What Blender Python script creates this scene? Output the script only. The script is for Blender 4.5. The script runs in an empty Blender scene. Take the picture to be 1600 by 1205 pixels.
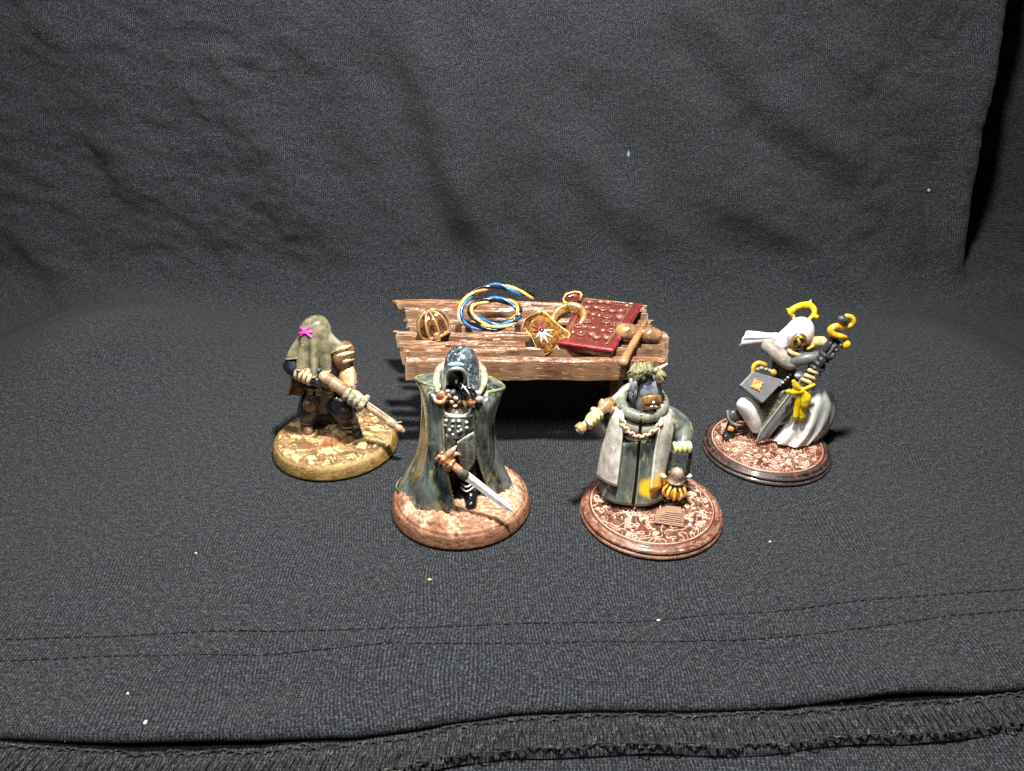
import bpy, bmesh, math, random
import numpy as np
from mathutils import Vector, Matrix

# ------------------------------------------------------------------ units: 1 unit = 1 cm
S = bpy.context.scene
S.unit_settings.system = 'METRIC'
S.unit_settings.scale_length = 0.01
COL = S.collection
random.seed(7)
RNG = np.random.default_rng(7)

# ------------------------------------------------------------------ camera
H = 10.5                      # height of the phone above the cloth
PITCH = math.radians(28.5)
F = 1140.0                    # focal length in pixels of a 1600 px wide frame
cam_data = bpy.data.cameras.new('camera')
cam_data.sensor_width = 36.0
cam_data.lens = 36.0 * F / 1600.0
cam_data.clip_start = 0.1
cam_data.clip_end = 500.0
cam = bpy.data.objects.new('camera', cam_data)
cam.location = (0, 0, H)
cam.rotation_euler = (math.pi / 2 - PITCH, 0, 0)
COL.objects.link(cam)
S.camera = cam
CP, SP = math.cos(PITCH), math.sin(PITCH)

def ray(px, py):
    u = (px - 800.0) / F
    v = (602.5 - py) / F
    return Vector((u, CP + v * SP, -SP + v * CP))
def atY(px, py, Y):
    d = ray(px, py); t = Y / d.y
    return Vector((d.x * t, Y, H + d.z * t))
def atZ(px, py, Z):
    d = ray(px, py); t = (Z - H) / d.z
    return Vector((d.x * t, d.y * t, Z))

# ------------------------------------------------------------------ world, lamps, exposure
W = bpy.data.worlds.new('World'); S.world = W
W.use_nodes = True
bg = W.node_tree.nodes['Background']
bg.inputs['Color'].default_value = (0.8, 0.88, 1.0, 1)
bg.inputs['Strength'].default_value = 0.025

def area(name, loc, target, size, power, color):
    d = bpy.data.lights.new(name, 'AREA')
    d.shape = 'DISK'; d.size = size; d.energy = power; d.color = color
    o = bpy.data.objects.new(name, d)
    o.location = loc
    o.rotation_euler = (Vector(target) - Vector(loc)).to_track_quat('-Z', 'Y').to_euler()
    COL.objects.link(o)
    return o
area('desk_lamp', (1.6, 10.0, 23.0), (-2.0, 21.0, 1.5), 1.8, 15200, (1.0, 0.965, 0.91))
area('fill_light', (-9.0, 1.0, 27.0), (-5, 24, 7), 9.0, 4500, (0.97, 0.985, 1.0))  # added fill, lifts the front faces and the backdrop

S.view_settings.view_transform = 'Standard'
S.view_settings.look = 'None'
S.view_settings.gamma = 1.0
S.view_settings.use_curve_mapping = False
S.view_settings.exposure = 0.0
S.render.engine = 'CYCLES'
S.cycles.use_denoising = False
S.cycles.max_bounces = 5

# ------------------------------------------------------------------ numeric helpers
def s2l(c):
    return tuple(((x / 255.0) / 12.92 if x / 255.0 <= 0.04045 else ((x / 255.0 + 0.055) / 1.055) ** 2.4) for x in c)
def rgb(r, g, b):
    return s2l((r, g, b)) + (1.0,)

def vnoise(x, y, seed=0):
    xi = np.floor(x).astype(np.int64); yi = np.floor(y).astype(np.int64)
    xf = x - xi; yf = y - yi
    def h(a, b):
        n = (a * 374761393 + b * 668265263 + seed * 1442695041) & 0xffffffff
        n = ((n ^ (n >> 13)) * 1274126177) & 0xffffffff
        return ((n ^ (n >> 16)) & 0xffff) / 65535.0
    u = xf * xf * (3 - 2 * xf); v = yf * yf * (3 - 2 * yf)
    return (h(xi, yi) * (1 - u) + h(xi + 1, yi) * u) * (1 - v) + (h(xi, yi + 1) * (1 - u) + h(xi + 1, yi + 1) * u) * v
def fbm(x, y, oct=4, seed=0):
    s = 0; a = 0.5; t = 0
    for i in range(oct):
        s = s + a * vnoise(x * 2 ** i + 17.3 * i, y * 2 ** i - 9.1 * i, seed + i); t += a; a *= 0.5
    return s / t
def sstep(a, b, x):
    t = np.clip((x - a) / (b - a), 0, 1)
    return t * t * (3 - 2 * t)

def catmull(P, n, closed=False):
    """P: (k, ...) control array -> (n, ...) samples through the points."""
    P = np.asarray(P, float); k = len(P)
    if k == 1: return np.repeat(P, n, 0)
    t = np.linspace(0, k if closed else k - 1, n, endpoint=not closed)
    i = np.floor(t).astype(int)
    if not closed: i = np.minimum(i, k - 2)
    f = (t - i).reshape((-1,) + (1,) * (P.ndim - 1))
    def g(j):
        if closed: return P[j % k]
        lo = j < 0; hi = j > k - 1
        q = P[np.clip(j, 0, k - 1)].copy()
        if lo.any(): q[lo] = 2 * P[0] - P[1]
        if hi.any(): q[hi] = 2 * P[-1] - P[-2]
        return q
    a, b, c, d = g(i - 1), g(i), g(i + 1), g(i + 2)
    return 0.5 * (2 * b + (c - a) * f + (2 * a - 5 * b + 4 * c - d) * f ** 2 + (3 * b - a - 3 * c + d) * f ** 3)

# ------------------------------------------------------------------ mesh builder
class MB:
    def __init__(self): self.v = []; self.f = []
    def add(self, verts, faces):
        o = len(self.v)
        self.v.extend([tuple(map(float, p)) for p in verts])
        self.f.extend([tuple(i + o for i in f) for f in faces])
        return self
    def grid(self, G, closed_u=False, closed_v=False, cap=False):
        """G: (rows, cols, 3)"""
        R, C = G.shape[:2]; f = []
        for r in range(R if closed_v else R - 1):
            r2 = (r + 1) % R
            for c in range(C if closed_u else C - 1):
                c2 = (c + 1) % C
                f.append((r * C + c, r * C + c2, r2 * C + c2, r2 * C + c))
        v = list(G.reshape(-1, 3))
        if cap:
            v.append(G[0].mean(0)); v.append(G[-1].mean(0)); a = R * C
            for c in range(C):
                c2 = (c + 1) % C
                f.append((a, c2, c)); f.append((a + 1, (R - 1) * C + c, (R - 1) * C + c2))
        return self.add(v, f)
    def tube(self, pts, rad, n=10, sub=4, closed=False, flat=None, cap=True):
        P = np.array([tuple(p) for p in pts], float); k = len(P)
        r = np.array(rad if hasattr(rad, '__len__') else [rad] * k, float)
        m = k * sub if closed else (k - 1) * sub + 1
        P = catmull(P, m, closed); r = np.abs(catmull(r.reshape(-1, 1), m, closed).ravel()) + 1e-5
        T = np.gradient(P, axis=0)
        if closed: T = np.roll(P, -1, 0) - np.roll(P, 1, 0)
        T /= np.linalg.norm(T, axis=1)[:, None] + 1e-12
        if not closed and cap:            # round ends
            pre, post, rp, rq = [], [], [], []
            for a in (80, 50, 22):
                a = math.radians(a)
                pre.append(P[0] - T[0] * r[0] * math.sin(a)); rp.append(r[0] * math.cos(a))
            for a in (22, 50, 80):
                a = math.radians(a)
                post.append(P[-1] + T[-1] * r[-1] * math.sin(a)); rq.append(r[-1] * math.cos(a))
            P = np.vstack([pre, P, post]); r = np.concatenate([rp, r, rq])
            T = np.vstack([[T[0]] * 3, T, [T[-1]] * 3])
        up = np.array([0, 0, 1.0]) if abs(T[0][2]) < 0.9 else np.array([1.0, 0, 0])
        if flat is not None: up = np.array(flat[0], float)
        N = up - T[0] * up.dot(T[0]); N /= np.linalg.norm(N)
        G = []
        ang = np.linspace(0, 2 * math.pi, n, endpoint=False)
        for i in range(len(P)):
            if flat is not None: N = up - T[i] * up.dot(T[i])
            else: N = N - T[i] * N.dot(T[i])
            N = N / (np.linalg.norm(N) + 1e-12)
            B = np.cross(T[i], N)
            fl = flat[1] if flat is not None else 1.0
            G.append(P[i] + r[i] * (np.outer(np.cos(ang) * fl, N) + np.outer(np.sin(ang), B)))
        return self.grid(np.array(G), closed_u=True, closed_v=closed, cap=not closed)
    def ell(self, c, r, rot=None, n=14):
        r = (r, r, r) if not hasattr(r, '__len__') else r
        M = rot if rot is not None else Matrix.Identity(3)
        G = []
        for i in range(n + 1):
            a = math.pi * i / n
            a = min(max(a, 0.02), math.pi - 0.02)
            row = []
            for j in range(2 * n):
                b = math.pi * j / n
                p = M @ Vector((r[0] * math.sin(a) * math.cos(b), r[1] * math.sin(a) * math.sin(b), r[2] * math.cos(a)))
                row.append(tuple(Vector(c) + p))
            G.append(row)
        return self.grid(np.array(G), closed_u=True, cap=True)
    def box(self, c, s, rot=None):
        M = rot if rot is not None else Matrix.Identity(3)
        v = [Vector(c) + M @ Vector((sx * s[0] / 2, sy * s[1] / 2, sz * s[2] / 2)) for sx in (-1, 1) for sy in (-1, 1) for sz in (-1, 1)]
        return self.add(v, [(0, 1, 3, 2), (4, 6, 7, 5), (0, 4, 5, 1), (2, 3, 7, 6), (0, 2, 6, 4), (1, 5, 7, 3)])
    def prism(self, outline, d):
        """closed 3-D outline extruded by vector d"""
        n = len(outline); d = Vector(d)
        a = [Vector(p) for p in outline]; b = [p + d for p in a]
        f = [tuple(range(n - 1, -1, -1)), tuple(range(n, 2 * n))]
        f += [(i, (i + 1) % n, n + (i + 1) % n, n + i) for i in range(n)]
        return self.add(a + b, f)
    def lathe(self, prof, c=(0, 0, 0), n=48, rot=None, mod=None):
        M = rot if rot is not None else Matrix.Identity(3)
        G = []
        for r, z in prof:
            row = []
            for j in range(n):
                b = 2 * math.pi * j / n
                q = r * (mod(b, z) if mod else 1)
                row.append(tuple(Vector(c) + M @ Vector((q * math.cos(b), q * math.sin(b), z))))
            G.append(row)
        return self.grid(np.array(G), closed_u=True, cap=True)
    def build(self, name, mat, parent=None, remesh=None, smooth=True, bevel=None, solid=None, subsurf=0, smooth_it=0, disp=None):
        me = bpy.data.meshes.new(name)
        me.from_pydata(self.v, [], self.f); me.update()
        bm = bmesh.new(); bm.from_mesh(me)
        bmesh.ops.recalc_face_normals(bm, faces=bm.faces)
        bm.to_mesh(me); bm.free()
        if smooth: me.polygons.foreach_set('use_smooth', [True] * len(me.polygons))
        me.materials.append(mat)
        o = bpy.data.objects.new(name, me); COL.objects.link(o)
        if parent is not None: o.parent = parent
        if solid:
            m = o.modifiers.new('solid', 'SOLIDIFY'); m.thickness = solid; m.offset = 0
        if remesh:
            m = o.modifiers.new('remesh', 'REMESH'); m.mode = 'VOXEL'; m.voxel_size = remesh; m.use_smooth_shade = True
        if smooth_it:
            m = o.modifiers.new('relax', 'SMOOTH'); m.factor = 0.5; m.iterations = smooth_it
        if bevel:
            m = o.modifiers.new('bevel', 'BEVEL'); m.width = bevel; m.segments = 2; m.limit_method = 'ANGLE'; m.angle_limit = math.radians(35)
        if subsurf:
            m = o.modifiers.new('sub', 'SUBSURF'); m.levels = subsurf; m.render_levels = subsurf
        return o

def loft(ctrl, nr, nc, closed=False):
    """control rows (R, C, 3) -> smooth (nr, nc, 3) surface"""
    A = np.array([[tuple(p) for p in row] for row in ctrl], float)
    A = catmull(A, nr)
    A = np.swapaxes(catmull(np.swapaxes(A, 0, 1), nc, closed), 0, 1)
    return A

def empty(name, loc, label, cat, group=None):
    o = bpy.data.objects.new(name, None); COL.objects.link(o)
    o.location = loc; o.empty_display_size = 0.2
    tag(o, label, cat, group)
    return o
def tag(o, label, cat, group=None):
    o['label'] = label; o['category'] = cat
    if group: o['group'] = group
    return o

# ------------------------------------------------------------------ materials
def nodes_of(m):
    m.use_nodes = True
    nt = m.node_tree
    return nt, nt.nodes, nt.links, nt.nodes['Principled BSDF']

def paint(name, c1, c2=None, c3=None, scale=8, rough=0.5, metal=0.0, coat=0.0, edge=None, edge_amt=0.7, bump=0.15, bscale=60, spec=0.4, contrast=0.25, stretch=(1, 1, 1), thr=0.62, patch=None):
    """hand-brushed miniature paint: blotches of c1/c2, thin strokes of c3, drybrushed raised edges"""
    m = bpy.data.materials.new(name); nt, N, L, B = nodes_of(m)
    c2 = c2 or tuple(x * 0.6 for x in c1[:3]) + (1,)
    tc = N.new('ShaderNodeTexCoord'); mp = N.new('ShaderNodeMapping'); mp.inputs['Scale'].default_value = stretch
    L.new(tc.outputs['Object'], mp.inputs['Vector'])
    n1 = N.new('ShaderNodeTexNoise'); n1.inputs['Scale'].default_value = scale; n1.inputs['Detail'].default_value = 5; n1.inputs['Roughness'].default_value = 0.6
    L.new(mp.outputs[0], n1.inputs['Vector'])
    r1 = N.new('ShaderNodeValToRGB'); r1.color_ramp.elements[0].position = 0.5 - contrast / 2; r1.color_ramp.elements[1].position = 0.5 + contrast / 2
    r1.color_ramp.elements[0].color = c2; r1.color_ramp.elements[1].color = c1
    L.new(n1.outputs['Fac'], r1.inputs[0]); out = r1.outputs[0]
    if c3:
        n2 = N.new('ShaderNodeTexNoise'); n2.inputs['Scale'].default_value = scale * 1.9; n2.inputs['Detail'].default_value = 6; n2.inputs['Roughness'].default_value = 0.7
        mp2 = N.new('ShaderNodeMapping'); mp2.inputs['Location'].default_value = (3.1, 7.7, 1.3); mp2.inputs['Scale'].default_value = stretch
        L.new(tc.outputs['Object'], mp2.inputs['Vector']); L.new(mp2.outputs[0], n2.inputs['Vector'])
        r2 = N.new('ShaderNodeValToRGB'); r2.color_ramp.elements[0].position = thr - 0.06; r2.color_ramp.elements[1].position = thr + 0.06
        mx = N.new('ShaderNodeMixRGB'); mx.inputs[2].default_value = c3
        L.new(n2.outputs['Fac'], r2.inputs[0]); L.new(r2.outputs[0], mx.inputs[0]); L.new(out, mx.inputs[1]); out = mx.outputs[0]
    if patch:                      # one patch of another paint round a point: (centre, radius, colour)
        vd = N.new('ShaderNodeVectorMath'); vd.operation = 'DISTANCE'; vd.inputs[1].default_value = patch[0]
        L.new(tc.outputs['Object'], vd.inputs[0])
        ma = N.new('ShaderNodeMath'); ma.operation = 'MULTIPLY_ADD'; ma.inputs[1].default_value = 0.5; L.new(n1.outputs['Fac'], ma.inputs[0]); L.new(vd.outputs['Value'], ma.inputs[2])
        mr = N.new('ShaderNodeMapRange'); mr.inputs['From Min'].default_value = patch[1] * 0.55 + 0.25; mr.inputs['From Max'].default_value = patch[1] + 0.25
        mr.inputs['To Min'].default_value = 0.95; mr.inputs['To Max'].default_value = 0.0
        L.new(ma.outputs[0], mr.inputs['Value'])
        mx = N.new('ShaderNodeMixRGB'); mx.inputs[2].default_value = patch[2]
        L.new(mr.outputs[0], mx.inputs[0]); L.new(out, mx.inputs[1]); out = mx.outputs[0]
    if edge:
        g = N.new('ShaderNodeNewGeometry'); r3 = N.new('ShaderNodeValToRGB')
        r3.color_ramp.elements[0].position = 0.515; r3.color_ramp.elements[1].position = 0.64
        r3.color_ramp.elements[1].color = (edge_amt,) * 3 + (1,)
        mx = N.new('ShaderNodeMixRGB'); mx.inputs[2].default_value = edge
        L.new(g.outputs['Pointiness'], r3.inputs[0]); L.new(r3.outputs[0], mx.inputs[0]); L.new(out, mx.inputs[1]); out = mx.outputs[0]
    L.new(out, B.inputs['Base Color'])
    B.inputs['Metallic'].default_value = metal
    B.inputs['Specular IOR Level'].default_value = spec
    B.inputs['Coat Weight'].default_value = coat; B.inputs['Coat Roughness'].default_value = 0.12
    nr = N.new('ShaderNodeMapRange'); nr.inputs['To Min'].default_value = max(0.03, rough - 0.12); nr.inputs['To Max'].default_value = min(1, rough + 0.12)
    L.new(n1.outputs['Fac'], nr.inputs['Value']); L.new(nr.outputs[0], B.inputs['Roughness'])
    nb = N.new('ShaderNodeTexNoise'); nb.inputs['Scale'].default_value = bscale; nb.inputs['Detail'].default_value = 3
    L.new(mp.outputs[0], nb.inputs['Vector'])
    bp = N.new('ShaderNodeBump'); bp.inputs['Strength'].default_value = bump; bp.inputs['Distance'].default_value = 0.02
    L.new(nb.outputs['Fac'], bp.inputs['Height']); L.new(bp.outputs[0], B.inputs['Normal'])
    return m

def relief_paint(name, stops, extra=None, rough=0.6, rough2=None, spec=0.35, noise=0.22, coat=0.0, bump=0.3):
    """paint that follows a sculpted relief: wash colour low, drybrush colour on the raised pieces (attribute 'relief')"""
    m = bpy.data.materials.new(name); nt, N, L, B = nodes_of(m)
    at = N.new('ShaderNodeAttribute'); at.attribute_name = 'relief'
    tc = N.new('ShaderNodeTexCoord')
    n1 = N.new('ShaderNodeTexNoise'); n1.inputs['Scale'].default_value = 14; n1.inputs['Detail'].default_value = 8; n1.inputs['Roughness'].default_value = 0.7
    L.new(tc.outputs['Object'], n1.inputs['Vector'])
    ma = N.new('ShaderNodeMath'); ma.operation = 'MULTIPLY_ADD'; ma.inputs[1].default_value = noise * 2; ma.inputs[2].default_value = -noise
    L.new(n1.outputs['Fac'], ma.inputs[0])
    ad = N.new('ShaderNodeMath'); ad.operation = 'ADD'
    L.new(at.outputs['Fac'], ad.inputs[0]); L.new(ma.outputs[0], ad.inputs[1])
    r = N.new('ShaderNodeValToRGB')
    while len(r.color_ramp.elements) < len(stops): r.color_ramp.elements.new(0.5)
    for e, (p, c) in zip(r.color_ramp.elements, stops): e.position = p; e.color = c
    L.new(ad.outputs[0], r.inputs[0]); out = r.outputs[0]
    if extra:
        a2 = N.new('ShaderNodeAttribute'); a2.attribute_name = 'stain'
        mx = N.new('ShaderNodeMixRGB'); mx.blend_type = 'MIX'; mx.inputs[2].default_value = extra
        L.new(a2.outputs['Fac'], mx.inputs[0]); L.new(out, mx.inputs[1]); out = mx.outputs[0]
    L.new(out, B.inputs['Base Color'])
    B.inputs['Roughness'].default_value = rough; B.inputs['Specular IOR Level'].default_value = spec
    B.inputs['Coat Weight'].default_value = coat; B.inputs['Coat Roughness'].default_value = 0.2
    nb = N.new('ShaderNodeTexNoise'); nb.inputs['Scale'].default_value = 55; nb.inputs['Detail'].default_value = 4
    L.new(tc.outputs['Object'], nb.inputs['Vector'])
    bp = N.new('ShaderNodeBump'); bp.inputs['Strength'].default_value = bump; bp.inputs['Distance'].default_value = 0.02
    L.new(nb.outputs['Fac'], bp.inputs['Height']); L.new(bp.outputs[0], B.inputs['Normal'])
    return m

def cloth_material():
    m = bpy.data.materials.new('black_jersey'); nt, N, L, B = nodes_of(m)
    uv = N.new('ShaderNodeUVMap'); uv.uv_map = 'UVMap'
    # slow wander of the wales
    nw = N.new('ShaderNodeTexNoise'); nw.inputs['Scale'].default_value = 0.35; nw.inputs['Detail'].default_value = 1
    L.new(uv.outputs[0], nw.inputs['Vector'])
    nf = N.new('ShaderNodeTexNoise'); nf.inputs['Scale'].default_value = 5.0; nf.inputs['Detail'].default_value = 3
    L.new(uv.outputs[0], nf.inputs['Vector'])
    sx = N.new('ShaderNodeSeparateXYZ'); L.new(uv.outputs[0], sx.inputs[0])
    def math_(op, a, b=None, c=None):
        n = N.new('ShaderNodeMath'); n.operation = op
        for i, q in enumerate((a, b, c)):
            if q is None: continue
            if isinstance(q, (int, float)): n.inputs[i].default_value = q
            else: L.new(q, n.inputs[i])
        return n.outputs[0]
    WALE = 0.061; ROW = 0.052
    u = math_('MULTIPLY_ADD', nw.outputs['Fac'], 0.9, sx.outputs['X'])
    u = math_('MULTIPLY_ADD', nf.outputs['Fac'], 0.016, u)
    uu = math_('MULTIPLY', u, 2 * math.pi / WALE)
    wale = math_('COSINE', uu)                       # rib
    tri = math_('ABSOLUTE', math_('SINE', math_('MULTIPLY', uu, 0.5)))
    vv = math_('MULTIPLY', sx.outputs['Y'], 2 * math.pi / ROW)
    loop = math_('SINE', math_('MULTIPLY_ADD', tri, 3.4, vv))
    # fibres
    n2 = N.new('ShaderNodeTexNoise'); n2.inputs['Scale'].default_value = 7; n2.inputs['Detail'].default_value = 5; n2.inputs['Roughness'].default_value = 0.7
    L.new(uv.outputs[0], n2.inputs['Vector'])
    n3 = N.new('ShaderNodeTexNoise'); n3.inputs['Scale'].default_value = 29; n3.inputs['Detail'].default_value = 2; n3.inputs['Roughness'].default_value = 0.6
    mpp = N.new('ShaderNodeMapping'); mpp.inputs['Scale'].default_value = (1.0, 0.6, 1.0); L.new(uv.outputs[0], mpp.inputs['Vector']); L.new(mpp.outputs[0], n3.inputs['Vector'])
    h = math_('MULTIPLY', wale, 0.62)
    h = math_('MULTIPLY_ADD', loop, 0.16, h)
    h = math_('MULTIPLY_ADD', n2.outputs['Fac'], 3.0, h)
    h = math_('MULTIPLY_ADD', n3.outputs['Fac'], 2.6, h)
    bp = N.new('ShaderNodeBump'); bp.inputs['Strength'].default_value = 1.0; bp.inputs['Distance'].default_value = 0.016
    L.new(h, bp.inputs['Height']); L.new(bp.outputs[0], B.inputs['Normal'])
    # faded grey fibres over black dye
    k = math_('MULTIPLY_ADD', wale, 0.13, 0.5)
    k = math_('MULTIPLY_ADD', loop, 0.10, k)
    k = math_('MULTIPLY_ADD', math_('SUBTRACT', n3.outputs['Fac'], 0.5), 1.9, k)
    k = math_('MULTIPLY_ADD', math_('SUBTRACT', n2.outputs['Fac'], 0.5), 0.9, k)
    r = N.new('ShaderNodeValToRGB'); els = r.color_ramp.elements
    els[0].position = 0.22; els[0].color = (0.0047, 0.0055, 0.0070, 1)
    els[1].position = 0.95; els[1].color = (0.100, 0.110, 0.123, 1)
    e = els.new(0.50); e.color = (0.0190, 0.0214, 0.0254, 1)
    e = els.new(0.70); e.color = (0.047, 0.0525, 0.0605, 1)
    L.new(k, r.inputs[0]); L.new(r.outputs[0], B.inputs['Base Color'])
    B.inputs['Roughness'].default_value = 0.95
    B.inputs['Specular IOR Level'].default_value = 0.12
    B.inputs['Sheen Weight'].default_value = 0.05
    B.inputs['Sheen Roughness'].default_value = 0.6
    return m
M_CLOTH = cloth_material()

# ------------------------------------------------------------------ the black jersey cloth (floor and backdrop in one sheet)
def interp_px(pts, Z=0.0):
    P = np.array([tuple(atZ(x, y, Z)) for x, y in pts])
    o = np.argsort(P[:, 0])
    return P[o, 0], P[o, 1]
hem_px = [(-300, 1150), (0, 1152), (200, 1160), (400, 1161), (560, 1148), (700, 1122), (800, 1110), (1000, 1106), (1200, 1100), (1350, 1093), (1500, 1080), (1600, 1068), (1900, 1050)]
HX, HY = interp_px(hem_px)
def hem_y(x): return np.interp(x, HX, HY) + 0.03 * np.sin(x * 1.3)
WALL_Y = 26.0; FIL = 2.6

def wall_xz(px, py):
    p = atY(px, py, WALL_Y); return p.x, p.z
WRINK = [  # (px endpoints, amplitude, width, sharpness kind)
    ((625, 90), (690, 300), 0.42, 0.7, 1), ((690, 300), (775, 450), 0.40, 0.75, 1),
    ((1090, 40), (1210, 190), 0.22, 0.55, 1), ((1210, 190), (1335, 280), 0.26, 0.6, 1),
    ((870, 250), (960, 350), 0.20, 0.8, 1), ((960, 350), (1080, 440), 0.20, 0.8, 1),
    ((1140, 330), (1330, 470), 0.20, 0.6, 1), ((1250, 60), (1420, 190), 0.15, 0.7, 1),
    ((40, 60), (210, 330), 0.20, 1.0, 1), ((140, 230), (205, 330), 0.18, 0.5, 1),
    ((290, 150), (450, 330), 0.13, 1.1, 1), ((440, 60), (560, 240), 0.10, 1.2, 1),
    ((0, 380), (120, 450), 0.25, 0.6, 1), ((850, 60), (1010, 230), 0.12, 1.0, 1),
    ((1000, 130), (1100, 330), 0.10, 0.9, 1), ((460, 380), (600, 460), 0.14, 0.9, 1),
    ((1330, 280), (1430, 420), 0.16, 0.7, 1), ((820, 330), (870, 420), 0.12, 0.6, 1),
]
def seg_disp(X, Z):
    d = np.zeros_like(X)
    for (a, b, A, w, k) in WRINK:
        ax, az = wall_xz(*a); bx, bz = wall_xz(*b)
        dx, dz = bx - ax, bz - az; ln = math.hypot(dx, dz)
        t = ((X - ax) * dx + (Z - az) * dz) / ln ** 2
        q = ((X - ax) * (-dz) + (Z - az) * dx) / ln      # signed distance
        fade = np.exp(-(np.maximum(0, np.abs(t - 0.5) - 0.35) / 0.28) ** 2)
        d += 0.8 * A * fade * (q / w) * np.exp(0.5 - 0.5 * (q / w) ** 2)
    return d

def build_cloth():
    xs = np.concatenate([np.arange(-24, -13, 0.2), np.arange(-13, 21, 0.1), np.arange(21, 36, 0.2)])
    # v is arc length from the hem: rolled edge, floor, fillet, wall
    floor_len = WALL_Y - FIL
    v = np.concatenate([np.linspace(-0.32, 0, 8, endpoint=False), np.arange(0, 20, 0.1), np.arange(20, 46, 0.1)])
    Xs, V = np.meshgrid(xs, v)
    Y0 = hem_y(Xs)
    run = floor_len - Y0                       # floor length from hem to fillet start
    roll = 0.10
    arc = FIL * math.pi / 2 * 0.93             # wall leans back a little
    lean = math.pi / 2 * 0.93
    X = Xs.copy(); Y = np.zeros_like(X); Z = np.zeros_like(X); NY = np.zeros_like(X); NZ = np.ones_like(X)
    # rolled front edge
    m = V < 0
    a = np.clip(-V / roll, 0, math.pi)
    Y[m] = (Y0 + roll - roll * np.sin(a))[m] - 0.0
    Z[m] = (-roll + roll * np.cos(a))[m]
    NY[m] = (-np.sin(a))[m]; NZ[m] = np.cos(a)[m]
    Vr = V + roll
    m = (V >= 0) & (Vr <= run)
    Y[m] = (Y0 + Vr)[m]
    m = (Vr > run) & (Vr <= run + arc)
    a = (Vr - run) / FIL
    Y[m] = (floor_len + FIL * np.sin(a))[m]; Z[m] = (FIL - FIL * np.cos(a))[m]
    NY[m] = -np.sin(a)[m]; NZ[m] = np.cos(a)[m]
    m = Vr > run + arc
    e = Vr - run - arc
    Y[m] = (floor_len + FIL * math.sin(lean) + e * math.cos(lean))[m]
    Z[m] = (FIL - FIL * math.cos(lean) + e * math.sin(lean))[m]
    NY[m] = -math.sin(lean); NZ[m] = math.cos(lean)
    wallness = sstep(floor_len, WALL_Y + 0.2, Y)
    # wrinkles of the hanging part
    D = seg_disp(X, Z) * wallness
    D += (fbm(X * 0.22 + 5, Z * 0.16 + 2, 3, 3) - 0.5) * 1.0 * wallness
    D += (fbm(X * 0.9 + Z * 0.5, Z * 0.5 - X * 0.35, 4, 11) - 0.5) * 0.22 * wallness
    crink = (fbm(X * 1.7 + Z, Z * 2.1, 4, 71) - 0.5) * 0.20 + (0.5 - np.abs(fbm(X * 1.1 - 0.6 * Z, Z * 1.3 + X * 0.5, 3, 73) - 0.5) * 4) * 0.06
    D += crink * wallness * (0.35 + 0.9 * sstep(-3, -10, X) + 0.45 * sstep(4, 12, X))
    # floor: almost flat where things stand, swelling towards the sides
    side = sstep(6.5, 12, np.abs(X + 0.3)) * (1 - wallness)
    swell = 1.5 * np.exp(-((X + 13.2) / 3.2) ** 2 - ((Y - 21.0) / 4.0) ** 2) + 0.9 * np.exp(-((X - 13.5) / 3.0) ** 2 - ((Y - 20.0) / 4.5) ** 2)
    D += swell * (1 - 0.6 * wallness)
    D += (fbm(X * 0.35, Y * 0.35, 3, 21) - 0.5) * 0.25 * side
    far = sstep(18.8, 22, Y) * (1 - wallness)
    D += (fbm(X * 0.8, Y * 0.8, 3, 31) - 0.5) * 0.18 * far
    near = (1 - sstep(9.8, 11.2, Y)) * sstep(0, 0.6, V)
    D += ((fbm(X * 0.5, Y * 0.9, 3, 41) - 0.5) * 0.16) * near
    # the hem lifts off at the left end and at the far right
    lift = 0.16 * np.exp(-((X + 5.2) / 2.2) ** 2) + 0.16 * np.exp(-((X - 6.6) / 1.3) ** 2)
    Z += lift * (1 - sstep(0.0, 1.0, V))
    Y += D * NY; Z += D * NZ
    # the backdrop ends in a hanging fold at the right: it turns back behind itself and comes forward again
    ex, ez = wall_xz(1486, 440); tx, tz = wall_xz(1596, 0)
    edge = ex + (Z - ez) * (tx - ex) / (tz - ez)
    q = Xs - edge
    path = np.array([(0, 0), (0.10, 0.10), (0.16, 0.35), (0.10, 1.0), (0.02, 2.4), (0.15, 5.0), (0.8, 5.8), (2.4, 5.6), (4.6, 5.0), (7, 4.2), (10, 3.4)], float)
    qs = np.array([0, 0.15, 0.4, 1.0, 2.2, 4.6, 5.6, 7.2, 9.4, 12, 15.0])
    px_ = np.interp(q, qs, path[:, 0]); py_ = np.interp(q, qs, path[:, 1])
    amp = sstep(0.7, 2.1, Z)
    m = q > 0
    X = np.where(m, X + amp * (edge + px_ - Xs), X)
    Y = np.where(m, Y + amp * py_, Y)
    # slight forward curl of the free edge
    Y -= amp * 0.35 * np.exp(-((q + 0.25) / 0.5) ** 2)
    verts = np.stack([X, Y, Z], -1).reshape(-1, 3)
    R, C = X.shape
    idx = np.arange(R * C).reshape(R, C)
    faces = np.stack([idx[:-1, :-1], idx[:-1, 1:], idx[1:, 1:], idx[1:, :-1]], -1).reshape(-1, 4)
    me = bpy.data.meshes.new('cloth_ground')
    me.vertices.add(len(verts)); me.vertices.foreach_set('co', verts.ravel())
    me.loops.add(faces.size); me.loops.foreach_set('vertex_index', faces.ravel())
    me.polygons.add(len(faces)); me.polygons.foreach_set('loop_start', np.arange(0, faces.size, 4)); me.polygons.foreach_set('loop_total', np.full(len(faces), 4))
    me.update(calc_edges=True)
    me.polygons.foreach_set('use_smooth', np.ones(len(faces), bool))
    uvl = me.uv_layers.new(name='UVMap')
    # wales skew a little across the sheet like a shirt laid down by hand
    U = Xs + 0.10 * (V - 6) * np.tanh(Xs / 9) * 0.6 + 0.25 * np.sin(V * 0.25)
    UV = np.stack([U, V], -1).reshape(-1, 2)[faces.ravel()]
    uvl.data.foreach_set('uv', UV.ravel())
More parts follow.
